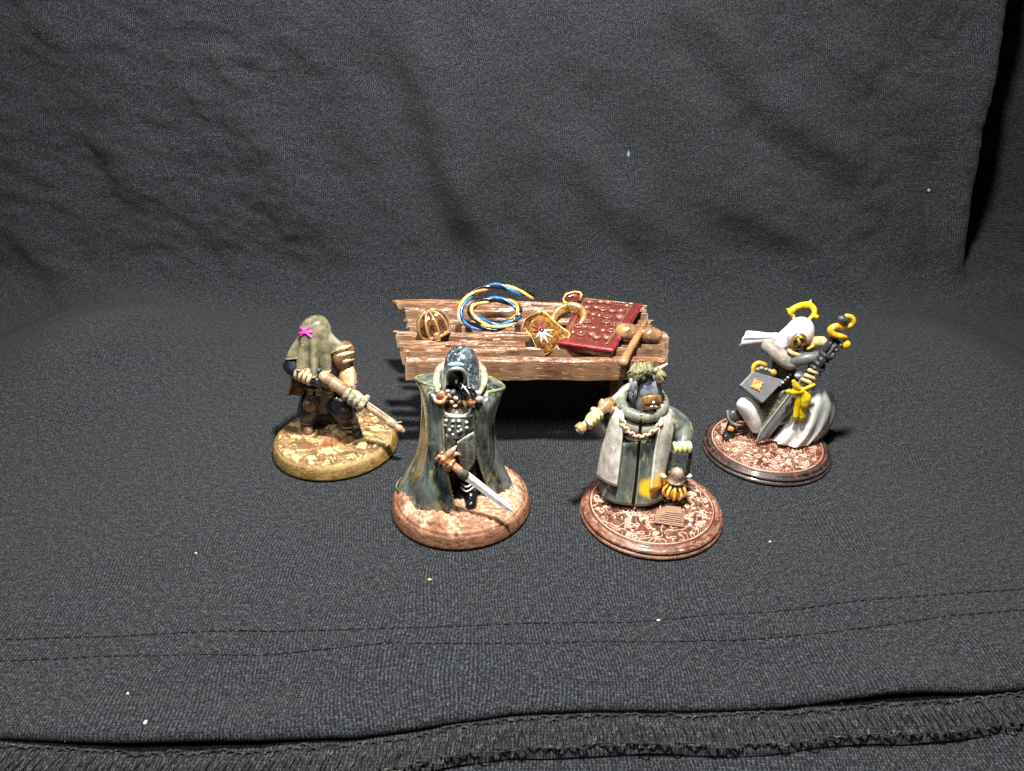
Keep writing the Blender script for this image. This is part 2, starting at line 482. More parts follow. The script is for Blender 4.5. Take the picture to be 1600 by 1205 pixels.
    me.materials.append(M_CLOTH); me.validate()
    o = bpy.data.objects.new('cloth_ground', me); COL.objects.link(o)
    o['kind'] = 'structure'; o['label'] = 'black ribbed jersey cloth laid flat and hung up behind as backdrop'
    return o
cloth = build_cloth()

from mathutils.bvhtree import BVHTree
_co = np.empty(len(cloth.data.vertices) * 3); cloth.data.vertices.foreach_get('co', _co)
_po = np.empty(len(cloth.data.polygons) * 4, dtype=np.int32); cloth.data.loops.foreach_get('vertex_index', _po)
CLOTH_BVH = BVHTree.FromPolygons(_co.reshape(-1, 3).tolist(), _po.reshape(-1, 4).tolist())
def floor_z(x, y):
    h = CLOTH_BVH.ray_cast(Vector((x, y, 6.0)), Vector((0, 0, -1)))
    return h[0].z if h[0] is not None else 0.0

def flat_sheet(name, x0, x1, ny, step, yfun0, yfun1, zfun, mat, uvoff=0.0, parent=None):
    xs = np.arange(x0, x1, step); t = np.linspace(0, 1, ny)
    X, T = np.meshgrid(xs, t); Y = yfun0(X) * (1 - T) + yfun1(X) * T; Z = zfun(X, Y, T)
    R, C = X.shape; idx = np.arange(R * C).reshape(R, C)
    faces = np.stack([idx[:-1, :-1], idx[:-1, 1:], idx[1:, 1:], idx[1:, :-1]], -1).reshape(-1, 4)
    me = bpy.data.meshes.new(name)
    me.from_pydata(np.stack([X, Y, Z], -1).reshape(-1, 3).tolist(), [], faces.tolist())
    me.polygons.foreach_set('use_smooth', [True] * len(faces))
    uvl = me.uv_layers.new(name='UVMap')
    uvl.data.foreach_set('uv', np.stack([X * 1.0, Y + uvoff], -1).reshape(-1, 2)[faces.ravel()].ravel())
    me.materials.append(mat)
    o = bpy.data.objects.new(name, me); COL.objects.link(o)
    if parent: o.parent = parent
    return o
# the layer below the hem, continuing towards the camera
under = flat_sheet('cloth_underlayer', -16, 16, 90, 0.1, lambda x: x * 0 - 2.0, lambda x: hem_y(x) + 2.2,
                   lambda X, Y, T: -0.34 + (fbm(X * 0.6, Y * 0.6, 3, 51) - 0.5) * 0.16, M_CLOTH, 13.0)
under['kind'] = 'structure'; under['label'] = 'second layer of black jersey below the hem'
# folded seam allowance with overlock stitching along it
def strip_z(X, Y, T):
    return -0.20 + 0.05 * np.sin(np.pi * np.clip(T, 0, 1)) + (fbm(X * 2.2, Y * 2.2, 3, 61) - 0.5) * 0.07 - 0.10 * (T < 0.03)
SW0, SW1 = 0.66, 0.02
strip = flat_sheet('seam_strip', -12, 12, 16, 0.05, lambda x: hem_y(x) - SW0 - 0.03 * np.sin(x * 2.1), lambda x: hem_y(x) + 0.5, strip_z, M_CLOTH, 29.0, cloth)

M_THREAD = paint('dark_thread', (0.045, 0.047, 0.045, 1), (0.016, 0.017, 0.019, 1), (0.16, 0.145, 0.115, 1), scale=4, rough=0.9, bump=0.3, bscale=120, spec=0.1, thr=0.6)
def sz(x, y):
    return float(strip_z(np.array([x]), np.array([y]), np.array([0.5]))[0])
def overlock():
    mb = MB(); x = -9.0
    while x < 9.0:
        y1 = float(hem_y(x)) - 0.08; y0 = float(hem_y(x)) - SW0 + 0.04
        w = random.uniform(-0.05, 0.05); y1 += random.uniform(-0.04, 0.04); y0 += random.uniform(-0.04, 0.06)
        def p(dx, t, dz): 
            xx = x + dx + w; yy = y0 * (1 - t) + y1 * t
            return (xx, yy, sz(xx, yy) + 0.012 + dz)
        mb.tube([p(-0.02, 0.02, 0), p(0.02, 0.3, 0.02), p(0.07, 0.65, 0.02), p(0.13, 0.98, 0)], 0.014, n=5, sub=3)
        mb.tube([p(0.13, 0.98, 0), p(0.10, 0.7, 0.015), p(0.14, 0.35, 0.015), p(0.15, 0.0, 0)], 0.011, n=5, sub=3)
        mb.tube([p(0.0, 0.97, 0), p(0.06, 1.03, 0.02), p(0.15, 1.0, 0.01)], 0.017, n=5, sub=3)
        mb.tube([p(0.0, 0.05, 0), p(0.08, -0.02, 0.02), p(0.16, 0.03, 0.01)], 0.015, n=5, sub=3)
        x += 0.15 + random.uniform(-0.04, 0.04)
    o = mb.build('overlock_stitching', M_THREAD, cloth); o['kind'] = 'stuff'
overlock()
M_STITCH = paint('stitch_thread', (0.03, 0.032, 0.036, 1), (0.008, 0.009, 0.01, 1), (0.20, 0.21, 0.22, 1), scale=5, rough=0.85, bump=0.2, spec=0.15, thr=0.66)
def stitch_row(px_line):
    X, Y = interp_px(px_line)
    mb = MB(); x = X[0]
    while x < X[-1]:
        L_ = random.uniform(0.13, 0.17)
        y = float(np.interp(x, X, Y)); y2 = float(np.interp(x + L_, X, Y))
        z = 0.5 * (floor_z(x, y) + floor_z(x + L_, y2)) + 0.006
        mb.tube([(x, y, z - 0.03), (x + 0.03, y, z + 0.006), (x + L_ - 0.03, y2, z + 0.006), (x + L_, y2 + 0.012, z - 0.03)], 0.015, n=6, sub=3)
        x += L_ + 0.03
    o = mb.build('stitch_row', M_STITCH, cloth); o['kind'] = 'stuff'
stitch_row([(-150, 1038), (0, 1030), (150, 1026), (400, 1024), (520, 1014), (620, 1006), (800, 1007), (1000, 1003), (1150, 1003), (1250, 993), (1360, 978), (1480, 963), (1600, 955), (1750, 945)])
stitch_row([(-150, 1004), (0, 998), (180, 994), (350, 988), (560, 984), (800, 977), (1020, 969), (1200, 958), (1330, 940), (1480, 930), (1600, 921), (1750, 912)])

M_LINT = paint('pale_lint', (0.16, 0.17, 0.18, 1), (0.06, 0.065, 0.07, 1), scale=3, rough=0.9, bump=0)
def lint_fibres():
    mb = MB(); r = random.Random(4)
    for i in range(650):
        x, y = r.uniform(-11, 11), r.uniform(7.8, 23)
        a = r.uniform(0, math.pi * 2); l = r.choice([0.06, 0.1, 0.15, 0.28]) * r.uniform(0.6, 1.2)
        k = r.uniform(-0.8, 0.8)
        z0 = floor_z(x, y) + 0.008
        p = [(x, y, z0)]
        for j in range(3):
            a += k * 0.7
            p.append((p[-1][0] + math.cos(a) * l / 3, p[-1][1] + math.sin(a) * l / 3, z0 + r.uniform(0.0, 0.035)))
        mb.tube(p, r.uniform(0.0025, 0.0045), n=4, sub=2)
    o = mb.build('lint_fibres', M_LINT, cloth); o['kind'] = 'stuff'
lint_fibres()

# ------------------------------------------------------------------ figure frames
class Fig:
    def __init__(self, name, px, Y, label, off=0.0):
        self.off = off                # how far behind the middle of its base the figure stands
        self.Y = Y; z = Y * CP + H * SP
        self.X = (px - 800) / F * z
        self.root = empty(name, (self.X, Y, 0), label, 'miniature')
    def p(self, px, py, dy=0.0):
        dy = dy + self.off
        q = atY(px, py, self.Y + dy)
        return Vector((q.x - self.X, dy, q.z))
    def r(self, px, dy=0.0):            # pixels -> cm at that depth (near enough)
        return px * ((self.Y + dy) * CP + (H - 1.5) * SP) / F
    def ringloft(self, mb, rows, n=40, m=40, fold=None, cap=True):
        """rows: (px_left, px_right, py, dy_centre, depth_radius)"""
        A = []
        for (pl, pr, py, dy, ry) in rows:
            a, b = self.p(pl, py, dy), self.p(pr, py, dy)
            A.append(((a.x + b.x) / 2, a.y, (a.z + b.z) / 2, (b.x - a.x) / 2, ry))
        A = catmull(np.array(A), m)
        th = np.linspace(0, 2 * math.pi, n, endpoint=False)
        G = []
        for i, (cx, cy, cz, rx, ry) in enumerate(A):
            k = 1 + (fold(th, i / (m - 1)) if fold else 0)
            G.append(np.stack([cx + rx * k * np.cos(th), cy + ry * k * np.sin(th), np.full(n, cz)], -1))
        mb.grid(np.array(G), closed_u=True, cap=cap)
        return mb

def fist(mb, c, axis, palm, r, fr):
    """a closed hand on a bar: four finger arcs, palm and thumb"""
    axis = Vector(axis).normalized(); palm = Vector(palm); palm = (palm - axis * palm.dot(axis)).normalized()
    side = axis.cross(palm); c = Vector(c)
    for i in range(4):
        o = c + axis * (i - 1.5) * 2.3 * fr
        k = (0.92, 1.0, 1.0, 0.85)[i]
        pts = [o + (palm * math.cos(a) + side * math.sin(a)) * (r + fr * (1.25 if a < 1.3 else 1.0)) for a in [math.radians(q) for q in (10, 55, 100, 150, 200, 235 * k)]]
        mb.tube(pts, [fr * 1.05, fr * 1.1, fr, fr * 0.95, fr * 0.9, fr * 0.8], n=8, sub=3)
    mb.ell(c + palm * (r + fr * 0.8), (fr * 3.9, fr * 1.7, fr * 1.1), Matrix((axis, side, palm)).transposed(), n=10)
    t0 = c + axis * fr * 3.2 + palm * (r + fr * 0.6)
    mb.tube([t0, t0 - side * (r + fr) * 0.9 - palm * fr * 0.6, c + axis * fr * 2.2 - side * (r + fr) * 0.95 - palm * (r + fr) * 0.7, c + axis * fr * 1.2 - side * fr * 0.3 - palm * (r + fr * 1.2)], [fr * 1.2, fr * 1.15, fr, fr * 0.8], n=8, sub=3)

# ------------------------------------------------------------------ round bases
def disc_top(name, R, z0, hfun, mat, parent, nr=150, nt=480):
    rr = np.sqrt(np.linspace(0.0004, 1, nr)) * R
    th = np.linspace(0, 2 * math.pi, nt, endpoint=False)
    RR, TT = np.meshgrid(rr, th, indexing='ij')
    X = RR * np.cos(TT); Y = RR * np.sin(TT)
    hh, rel, stain = hfun(X, Y, RR)
    Z = z0 + hh
    mb = MB(); mb.grid(np.stack([X, Y, Z], -1), closed_u=True)
    top = len(mb.v); mb.add([(0, 0, float(Z[0].mean()))], [])
    mb.f.extend([(top, j, (j + 1) % nt) for j in range(nt)])
    o = mb.build(name, mat, parent)
    for nm, arr in (('relief', rel), ('stain', stain)):
        a = o.data.attributes.new(nm, 'FLOAT', 'POINT')
        a.data.foreach_set('value', np.append(np.clip(arr, 0, 1).ravel(), 0.5).astype(np.float32))
    return o

def worley(X, Y, n, R, seed, ax=1.0, ay=1.0, jitter=None):
    g = np.random.default_rng(seed)
    a = g.uniform(0, 2 * math.pi, n); r = np.sqrt(g.uniform(0, 1, n)) * R * 1.1
    px, py = r * np.cos(a), r * np.sin(a)
    f1 = np.full(X.shape, 9.0); f2 = np.full(X.shape, 9.0); cid = np.zeros(X.shape, int)
    for i in range(n):
        d = np.hypot((X - px[i]) * ax, (Y - py[i]) * ay)
        near = d < f1
        f2 = np.where(near, f1, np.minimum(f2, d)); cid = np.where(near, i, cid); f1 = np.where(near, d, f1)
    return f1, f2, cid

def mud_height(X, Y, R_):
    wx = X + 0.22 * (fbm(X * 3, Y * 3, 3, 5) - 0.5) * 2; wy = Y + 0.22 * (fbm(X * 3 + 9, Y * 3, 3, 6) - 0.5) * 2
    f1, f2, cid = worley(wx, wy, 150, 1.5, 3, 0.7, 1.3)
    crack = sstep(0.01, 0.06, f2 - f1)
    lvl = np.random.default_rng(8).uniform(0, 1, 150)[cid]
    n = fbm(X * 9, Y * 9, 4, 9)
    low = sstep(0.62, 0.40, lvl * 0.6 + fbm(X * 2.2, Y * 2.2, 3, 12) * 0.5)
    h = 0.05 * crack * (1 - 0.8 * low) + 0.03 * n + 0.015 * lvl
    rim = sstep(1.46, 1.40, R_)
    stain = np.exp(-(((X + 0.12) / 0.62) ** 2 + ((Y + 0.42) / 0.36) ** 2)) * sstep(0.35, 0.62, fbm(X * 5, Y * 5, 4, 14))
    rel = (crack * (1 - 0.6 * low) * 0.66 + 0.34) * (0.35 + 1.1 * fbm(X * 14 + 3, Y * 20, 4, 88))
    rel = rel * rim + (1 - rim) * 0.8
    return h * rim - 0.07 * sstep(1.43, 1.46, R_), rel, stain
def earth_height(X, Y, R_):
    n = fbm(X * 4, Y * 4, 5, 19); n2 = fbm(X * 13, Y * 19, 4, 22); ridge = 1 - np.abs(2 * fbm(X * 7 + 2, Y * 11, 4, 24) - 1)
    ridge = ridge ** 3
    f1, f2, cid = worley(X + 0.1 * n, Y + 0.1 * n2, 26, 1.45, 23)
    slab = sstep(0.02, 0.09, f2 - f1) * (np.random.default_rng(4).uniform(0, 1, 26)[cid] > 0.7)
    rim = sstep(1.48, 1.30, R_)
    h = (0.10 * (n - 0.3) + 0.075 * n2 + 0.04 * slab) * rim + 0.05 * rim
    stain = sstep(0.56, 0.68, fbm(X * 2.6 + 3, Y * 2.6, 4, 27)) * 0.6
    h = h + 0.05 * (ridge - 0.5) * rim - 0.07 * sstep(1.43, 1.46, R_)
    return h, 0.28 + 0.62 * ridge + 0.9 * (n2 - 0.5) + 0.5 * (n - 0.5), stain
def make_ornate(seed, k=9.0, circles=60):
    def fn(X, Y, R_):
        wx = X + 0.10 * (fbm(X * 4, Y * 4, 3, seed) - 0.5); wy = Y + 0.10 * (fbm(X * 4 + 5, Y * 4, 3, seed + 1) - 0.5)
        n = fbm(wx * 1.9, wy * 1.9, 3, seed + 2)
        lines = 1 - np.abs(np.sin(n * k * math.pi)); lines = sstep(0.62, 0.95, lines)
        g = np.random.default_rng(seed)
        rings = np.zeros_like(X)
        for i in range(circles):
            a = g.uniform(0, 2 * math.pi); r = math.sqrt(g.uniform(0.12, 1)) * 1.27
            cr = g.uniform(0.02, 0.06)
            d = np.hypot(X - r * math.cos(a), (Y - r * math.sin(a)) * g.uniform(0.8, 1.3))
            ring = np.exp(-((d - cr) / 0.014) ** 2)
            rings = np.where(d < cr * 1.5, ring, np.maximum(rings, ring))
        grit = fbm(X * 15, Y * 15, 4, seed + 7)
        r = np.maximum(lines * 0.85, rings)
        inside = sstep(1.37, 1.31, R_)
        lip = np.exp(-((R_ - 1.36) / 0.022) ** 2)
        h = 0.034 * r * inside + 0.02 * grit * inside + 0.03 * lip
        stain = sstep(0.55, 0.66, fbm(X * 2.1 + seed, Y * 2.1, 4, seed + 9)) * 0.5 * (1 - 0.65 * r)
        return h, np.maximum(0.18 + 0.75 * r * inside + 0.45 * (grit - 0.3) * inside, 0.85 * lip), stain
    return fn

M_MUD_TOP = relief_paint('cracked_mud', [(0.12, rgb(78, 56, 38)), (0.34, rgb(120, 96, 66)), (0.58, rgb(170, 140, 94)), (0.95, rgb(226, 198, 146))], rgb(134, 74, 40), rough=0.55)
M_EARTH_TOP = relief_paint('rusty_earth', [(0.10, rgb(96, 66, 48)), (0.35, rgb(146, 108, 83)), (0.65, rgb(182, 143, 114)), (0.98, rgb(226, 192, 164))], rgb(136, 86, 60), rough=0.6, noise=0.15)
M_ORN_TOP = relief_paint('copper_relief', [(0.14, rgb(52, 32, 26)), (0.36, rgb(116, 78, 63)), (0.60, rgb(166, 122, 101)), (0.95, rgb(234, 200, 176))], rgb(98, 42, 28), rough=0.4, coat=0.25)
M_MUD_SIDE = paint('olive_brown_rim', rgb(150, 122, 68), rgb(98, 72, 34), rgb(186, 158, 104), scale=6, rough=0.5, bump=0.5, bscale=90, stretch=(1, 1, 3))
M_EARTH_SIDE = paint('red_brown_rim', rgb(150, 106, 78), rgb(92, 58, 40), rgb(198, 154, 122), scale=5, rough=0.55, bump=0.5, bscale=90, stretch=(1, 1, 4))
M_ORN_SIDE = paint('varnished_copper_rim', rgb(154, 110, 88), rgb(88, 48, 36), rgb(222, 188, 160), scale=4, rough=0.35, coat=0.4, bump=0.3, bscale=70, stretch=(1, 1, 5))
M_ORN_DARK = paint('black_streaked_rim', rgb(40, 34, 34), rgb(16, 14, 16), rgb(112, 70, 54), scale=3.2, rough=0.3, coat=0.5, bump=0.3, bscale=70, stretch=(1, 1, 4), thr=0.56, edge=rgb(150, 140, 140), edge_amt=0.5)

def base(fig, style):
    if style in ('mud', 'earth'):
        prof = [(1.52, 0.0), (1.605, 0.045), (1.60, 0.10), (1.555, 0.26), (1.535, 0.305), (1.515, 0.325), (1.49, 0.325), (1.475, 0.285), (1.45, 0.27), (1.3, 0.27)]
        b = MB().lathe(prof, n=128).build('base', M_MUD_SIDE if style == 'mud' else M_EARTH_SIDE, fig.root)
        disc_top('ground', 1.462, 0.345, mud_height if style == 'mud' else earth_height, M_MUD_TOP if style == 'mud' else M_EARTH_TOP, b)
    else:
        prof = [(1.52, 0.0), (1.60, 0.045), (1.60, 0.085), (1.575, 0.115), (1.55, 0.12), (1.545, 0.135), (1.57, 0.16), (1.565, 0.20), (1.53, 0.225), (1.505, 0.23), (1.49, 0.25), (1.455, 0.275), (1.42, 0.275), (1.40, 0.255), (1.2, 0.25)]
        b = MB().lathe(prof, n=128).build('base', M_ORN_SIDE if style == 'copper' else M_ORN_DARK, fig.root)
        disc_top('ground', 1.405, 0.262, make_ornate(31 if style == 'copper' else 77, 11.0 if style == 'copper' else 15.0, 110 if style == 'copper' else 110), M_ORN_TOP, b)
    return b
TOP1 = 0.38; TOP3 = 0.29

# ------------------------------------------------------------------ table made of rough planks
TZ = 2.6
M_WOOD = paint('drybrushed_wood', rgb(156, 111, 79), rgb(72, 46, 31), rgb(222, 178, 138), scale=5, rough=0.26, bump=0.45, bscale=22, stretch=(0.3, 2.4, 2.4), edge=rgb(255, 226, 192), edge_amt=0.8, coat=0.4, contrast=0.42)
M_WOOD_D = paint('dark_wood', rgb(128, 84, 58), rgb(70, 44, 30), rgb(170, 124, 90), scale=5, rough=0.45, bump=0.7, bscale=26, stretch=(0.5, 2.5, 2.5), coat=0.15)
tab_c = atZ(828, 520, 0); TABX, TABY = atZ(828, 515, TZ).x, 17.7
table = empty('plank_table', (TABX, TABY, 0), 'rough brown wooden table of uneven split planks behind the figures', 'table')
def TL(px, py, z=TZ):
    q = atZ(px, py, z); return Vector((q.x - TABX, q.y - TABY, z))
def plank(back, front, dz, thick, seed, lift=0.0):
    """back/front: list of px points along the top edge (left to right); ragged ends"""
    r = random.Random(seed)
    A = [TL(*p, TZ + dz) for p in back]; Bq = [TL(*p, TZ + dz) for p in front]
    n = 80
    A = catmull(np.array([tuple(p) for p in A]), n); Bq = catmull(np.array([tuple(p) for p in Bq]), n)
    t = np.linspace(0, 1, n)
    wob = (fbm(t * 9 + seed, t * 0 + seed, 3, seed) - 0.5) * 0.16
    A[:, 1] += wob; Bq[:, 1] += (fbm(t * 9 + seed * 3, t * 0 + seed, 3, seed + 2) - 0.5) * 0.14
    k = 11
    G = []
    for i in range(n):
        row = []
        for j in range(k):
            s = j / (k - 1)
            p = Bq[i] * (1 - s) + A[i] * s
            p = p + np.array([0, 0, (fbm(np.array([t[i] * 6 + seed]), np.array([s * 5.0]), 3, seed)[0] - 0.5) * 0.05 + 0.03 * math.floor(3 * fbm(np.array([t[i] * 3.5 + seed * 2]), np.array([s * 2.2]), 2, seed + 5)[0]) + lift * s])
            e1 = 0.30 + 0.5 * (fbm(np.array([t[i] * 4 + seed * 1.7]), np.array([1.0]), 3, seed + 40)[0] - 0.5); e2 = 0.72 + 0.5 * (fbm(np.array([t[i] * 5 + seed * 2.3]), np.array([4.0]), 3, seed + 41)[0] - 0.5)
            p = p + np.array([0, 0, 0.04 * (s > e1) - 0.05 * (s > e2)])
            if i == 0 or i == n - 1: p = p + np.array([r.uniform(-0.07, 0.07), 0, 0])
            row.append(p)
        lo = []
        for j in range(k - 1, -1, -1):
            s = j / (k - 1)
            p = Bq[i] * (1 - s) + A[i] * s
            lo.append(p + np.array([0.0, 0, -thick]))
        G.append(row + lo)
    return MB().grid(np.array(G), closed_u=True, cap=True).build('plank', M_WOOD, table, smooth=False, bevel=0.018)
plank([(615, 468), (760, 471), (900, 476), (1006, 480)], [(622, 477), (760, 479), (900, 482), (1010, 486)], -0.08, 0.22, 1)
plank([(624, 480), (760, 482), (900, 485), (1000, 488)], [(634, 488), (760, 489), (900, 490), (1014, 493)], -0.12, 0.2, 11)
plank([(633, 499), (800, 500), (1016, 502)], [(634, 506), (800, 506), (1018, 507)], -0.24, 0.14, 2)
plank([(641, 510), (800, 510), (1010, 511)], [(640, 515), (800, 514), (1022, 515)], -0.22, 0.16, 12)
plank([(617, 521), (800, 521), (1032, 520)], [(620, 527), (800, 527), (1045, 529)], -0.05, 0.3, 3)
plank([(625, 533), (800, 534), (1042, 535)], [(626, 539), (760, 540), (1040, 541)], -0.03, 0.3, 4)
plank([(629, 543), (800, 544), (1036, 545)], [(628, 549), (760, 550), (900, 550), (1043, 550)], 0.03, 0.36, 14)
plank([(632, 558), (800, 559), (1040, 560)], [(632, 567), (800, 568), (968, 568), (1040, 568)], -0.03, 0.46, 5)
MB().box((0.05, 0.0, TZ - 0.52), (5.4, 3.1, 0.06)).build('light_block_board', M_WOOD_D, table, smooth=False)  # unseen board added to stop lamp light leaking through the plank gaps
# nail knots and raised splinter on the planks
for (px, py, w, h_) in ((688, 542, 0.26, 0.05), (776, 531, 0.2, 0.05), (772, 517, 0.16, 0.06)):
    q = TL(px, py, TZ + 0.05)
    MB().box(q, (w, h_, 0.05), Matrix.Rotation(random.uniform(-0.2, 0.2), 3, 'Z')).build('splinter', M_WOOD, table, smooth=False, bevel=0.015)
for sx in (-2.25, 2.15):
    for sy in (-1.55, 1.55):
        zt = TZ - 0.56
        MB().tube([(sx, sy, 0), (sx + 0.02, sy, zt * 0.5), (sx, sy, zt)], [0.17, 0.16, 0.18], n=4, sub=3, cap=False).build('leg', M_WOOD_D, table, smooth=False, bevel=0.02)
MB().box((-2.25, 0, TZ - 0.63), (0.22, 3.0, 0.14)).build('crossbar', M_WOOD_D, table, smooth=False, bevel=0.02)
MB().box((2.15, 0, TZ - 0.63), (0.22, 3.0, 0.14)).build('crossbar', M_WOOD_D, table, smooth=False, bevel=0.02)

# ------------------------------------------------------------------ things on the table
M_GOLD = paint('varnished_gold', rgb(186, 132, 62), rgb(92, 52, 20), rgb(255, 222, 150), scale=7, rough=0.18, metal=0.4, coat=0.9, bump=0.1, edge=rgb(255, 226, 168), edge_amt=0.7, spec=0.6)
M_BRONZE = paint('dark_bronze', rgb(128, 82, 44), rgb(60, 32, 18), rgb(210, 160, 104), scale=8, rough=0.16, metal=0.25, coat=1.0, bump=0.08, edge=rgb(240, 200, 150), edge_amt=0.7, spec=0.6)
M_BLUE = paint('glossy_blue', rgb(52, 128, 190), rgb(16, 58, 96), rgb(130, 190, 220), scale=4, rough=0.25, coat=0.6, bump=0.1)
M_YEL = paint('ochre_strand', rgb(238, 194, 112), rgb(190, 136, 66), rgb(255, 236, 190), scale=4, rough=0.35, coat=0.4, bump=0.1)
M_BLACKG = paint('glossy_black', rgb(26, 26, 30), rgb(10, 10, 12), scale=5, rough=0.2, coat=0.6)
M_RED = paint('varnished_red', rgb(78, 17, 17), rgb(36, 7, 9), rgb(112, 38, 33), scale=6, rough=0.2, coat=0.8, bump=0.3, bscale=30, edge=rgb(206, 110, 96), edge_amt=0.4)
M_REDEDGE = paint('bright_red_edge', rgb(158, 52, 58), rgb(104, 24, 32), scale=7, rough=0.35, coat=0.3)
M_WHITE = paint('white_paint', rgb(244, 240, 232), rgb(214, 206, 196), scale=10, rough=0.45, coat=0.2)
M_HWOOD = paint('orange_brown_wood', rgb(146, 88, 44), rgb(72, 36, 16), rgb(210, 154, 98), scale=5, rough=0.22, coat=0.7, bump=0.4, bscale=24, stretch=(1, 0.6, 1), edge=rgb(240, 200, 150))

# ribbed bronze helmet
q = TL(682, 523, TZ)
helm = empty('ribbed_helmet', (TABX + q.x, TABY + q.y, TZ - 0.03), 'small glossy bronze ribbed helmet on the left of the table', 'helmet')
Rt = Matrix.Rotation(math.radians(-14), 3, 'Y')
prof = [(0.20, 0.0), (0.33, 0.05), (0.40, 0.2), (0.40, 0.38), (0.34, 0.55), (0.22, 0.67), (0.08, 0.72)]
P_ = catmull(np.array(prof), 26)
MB().lathe([tuple(p) for p in P_], n=120, rot=Rt, mod=lambda b, z: 0.86 + 0.14 * abs(math.sin(b * 4.5 + 0.4))).build('shell', M_BRONZE, helm)
for k in range(9):
    b = (k * math.pi - 0.4) / 4.5 + math.pi / 9
    pts = [Rt @ Vector((1.03 * r * math.cos(b), 1.03 * r * math.sin(b), z)) for r, z in prof]
    MB().tube(pts, 0.028, n=6, sub=3).build('rib', M_GOLD, helm)
MB().tube([Rt @ Vector((0.38 * math.cos(a), 0.38 * math.sin(a), 0.1)) for a in np.linspace(0, 2 * math.pi, 16, endpoint=False)], 0.045, n=8, sub=2, closed=True).build('brim', M_GOLD, helm)
MB().box(Rt @ Vector((0.1, -0.42, 0.14)), (0.14, 0.12, 0.22), Rt).build('nose_guard', M_GOLD, helm, bevel=0.02)
MB().ell(Rt @ Vector((0, 0, 0.73)), (0.08, 0.08, 0.05), n=8).build('finial', M_BRONZE, helm)

# coil of twisted blue and ochre cord
q = TL(770, 512, TZ)
coil = empty('twisted_cord_coil', (TABX + q.x, TABY + q.y, TZ), 'coil of twisted blue and ochre cord at the back of the table', 'cord')
def CL(px, py, dy):
    Y = TABY + q.y + dy; w = atY(px, py, Y)
    return Vector((w.x - TABX - q.x, dy, w.z - TZ))
path = [CL(832, 464, 0.75), CL(808, 455, 0.7), CL(776, 447, 0.75), CL(742, 456, 0.6), CL(722, 478, 0.3), CL(722, 500, 0.0), CL(745, 512, -0.25), CL(775, 513, -0.35), CL(803, 502, -0.2), CL(812, 488, 0.15), CL(800, 474, 0.45), CL(770, 468, 0.5), CL(742, 476, 0.35), CL(736, 490, 0.1), CL(755, 503, -0.15), CL(785, 507, -0.2), CL(815, 492, 0.0)]
C_ = catmull(np.array([tuple(p) for p in path]), 150)
C_[:, 2] = np.maximum(C_[:, 2], 0.13)
T_ = np.gradient(C_, axis=0); T_ /= np.linalg.norm(T_, axis=1)[:, None]
up_ = np.cross(T_, np.array([0, 0.3, 1.0])); up_ /= np.linalg.norm(up_, axis=1)[:, None]; sd_ = np.cross(T_, up_)
arcl = np.cumsum(np.r_[0, np.linalg.norm(np.diff(C_, axis=0), axis=1)])
for i, (mat, nm) in enumerate(((M_BLUE, 'blue_strand'), (M_YEL, 'ochre_strand'), (M_BLACKG, 'dark_strand'))):
    ph = arcl * 4.4 + i * 2 * math.pi / 3
    P = C_ + 0.05 * (np.cos(ph)[:, None] * up_ + np.sin(ph)[:, None] * sd_)
    MB().tube(list(P[::2]), 0.046, n=8, sub=2).build(nm, mat, coil)

# gold breastplate-like tile with a red and white sunburst, and its ring
q = TL(850, 540, TZ)
plate = empty('sunburst_plate', (TABX + q.x, TABY + q.y, TZ), 'curved gold plate with red and white sunburst leaning on the table', 'armour plate')
pc = np.array([[(-0.42, -0.05, 0.62), (-0.1, 0.12, 0.78), (0.22, 0.25, 0.92)], [(-0.40, -0.35, 0.48), (-0.06, -0.32, 0.66), (0.36, -0.12, 0.62)], [(-0.32, -0.48, 0.22), (0.02, -0.55, 0.34), (0.50, -0.28, 0.34)], [(-0.12, -0.50, 0.02), (0.10, -0.58, 0.12), (0.55, -0.36, 0.16)]], float)
def PLx(px, py, dy):
    w = atY(px, py, TABY + q.y + dy); return (w.x - TABX - q.x, dy, w.z - TZ)
pc = [[PLx(823, 516, 0.05), PLx(832, 500, 0.28), PLx(846, 486, 0.5)], [PLx(829, 521, -0.18), PLx(844, 512, -0.12), PLx(866, 503, 0.18)], [PLx(835, 535, -0.3), PLx(853, 530, -0.36), PLx(879, 514, -0.02)], [PLx(845, 554, -0.36), PLx(864, 546, -0.4), PLx(890, 524, -0.1)]]
G = loft(pc, 26, 22)
MB().grid(G).build('plate', M_GOLD, plate, solid=0.05, bevel=0.01)
rim_pts = [G[0, 0], G[0, 11], G[0, -1], G[13, -1], G[-1, -1], G[-1, 11], G[-1, 0], G[13, 0]]
MB().tube(rim_pts, 0.026, n=6, sub=6, closed=True).build('rim', M_YEL, plate)
# sunburst rays laid on the plate
def on(u, v, off=0.04):
    a = np.array(G); i = min(max(u * 25, 0), 25); j = min(max(v * 21, 0), 21)
    i0, j0 = int(min(i, 24)), int(min(j, 20)); p = a[i0, j0] + (a[i0 + 1, j0] - a[i0, j0]) * (i - i0) + (a[i0, j0 + 1] - a[i0, j0]) * (j - j0)
    n = np.cross(a[i0 + 1, j0] - a[i0, j0], a[i0, j0 + 1] - a[i0, j0]); n /= np.linalg.norm(n)
    if n[1] > 0: n = -n
    return p + n * off
for k in range(11):
    a = math.radians(-80 + k * 34)
    c0 = (0.44, 0.48)
    du, dv = math.sin(a), math.cos(a)
    pts = [on(c0[0] + du * r, c0[1] + dv * r) for r in (0.08, 0.2, 0.33)]
    MB().tube(pts, [0.035, 0.03, 0.008], n=6, sub=2).build('ray', M_WHITE if 2 < k < 8 else M_RED, plate)
MB().ell(on(0.44, 0.48, 0.03), 0.075, n=8).build('sun_disc', M_RED, plate)
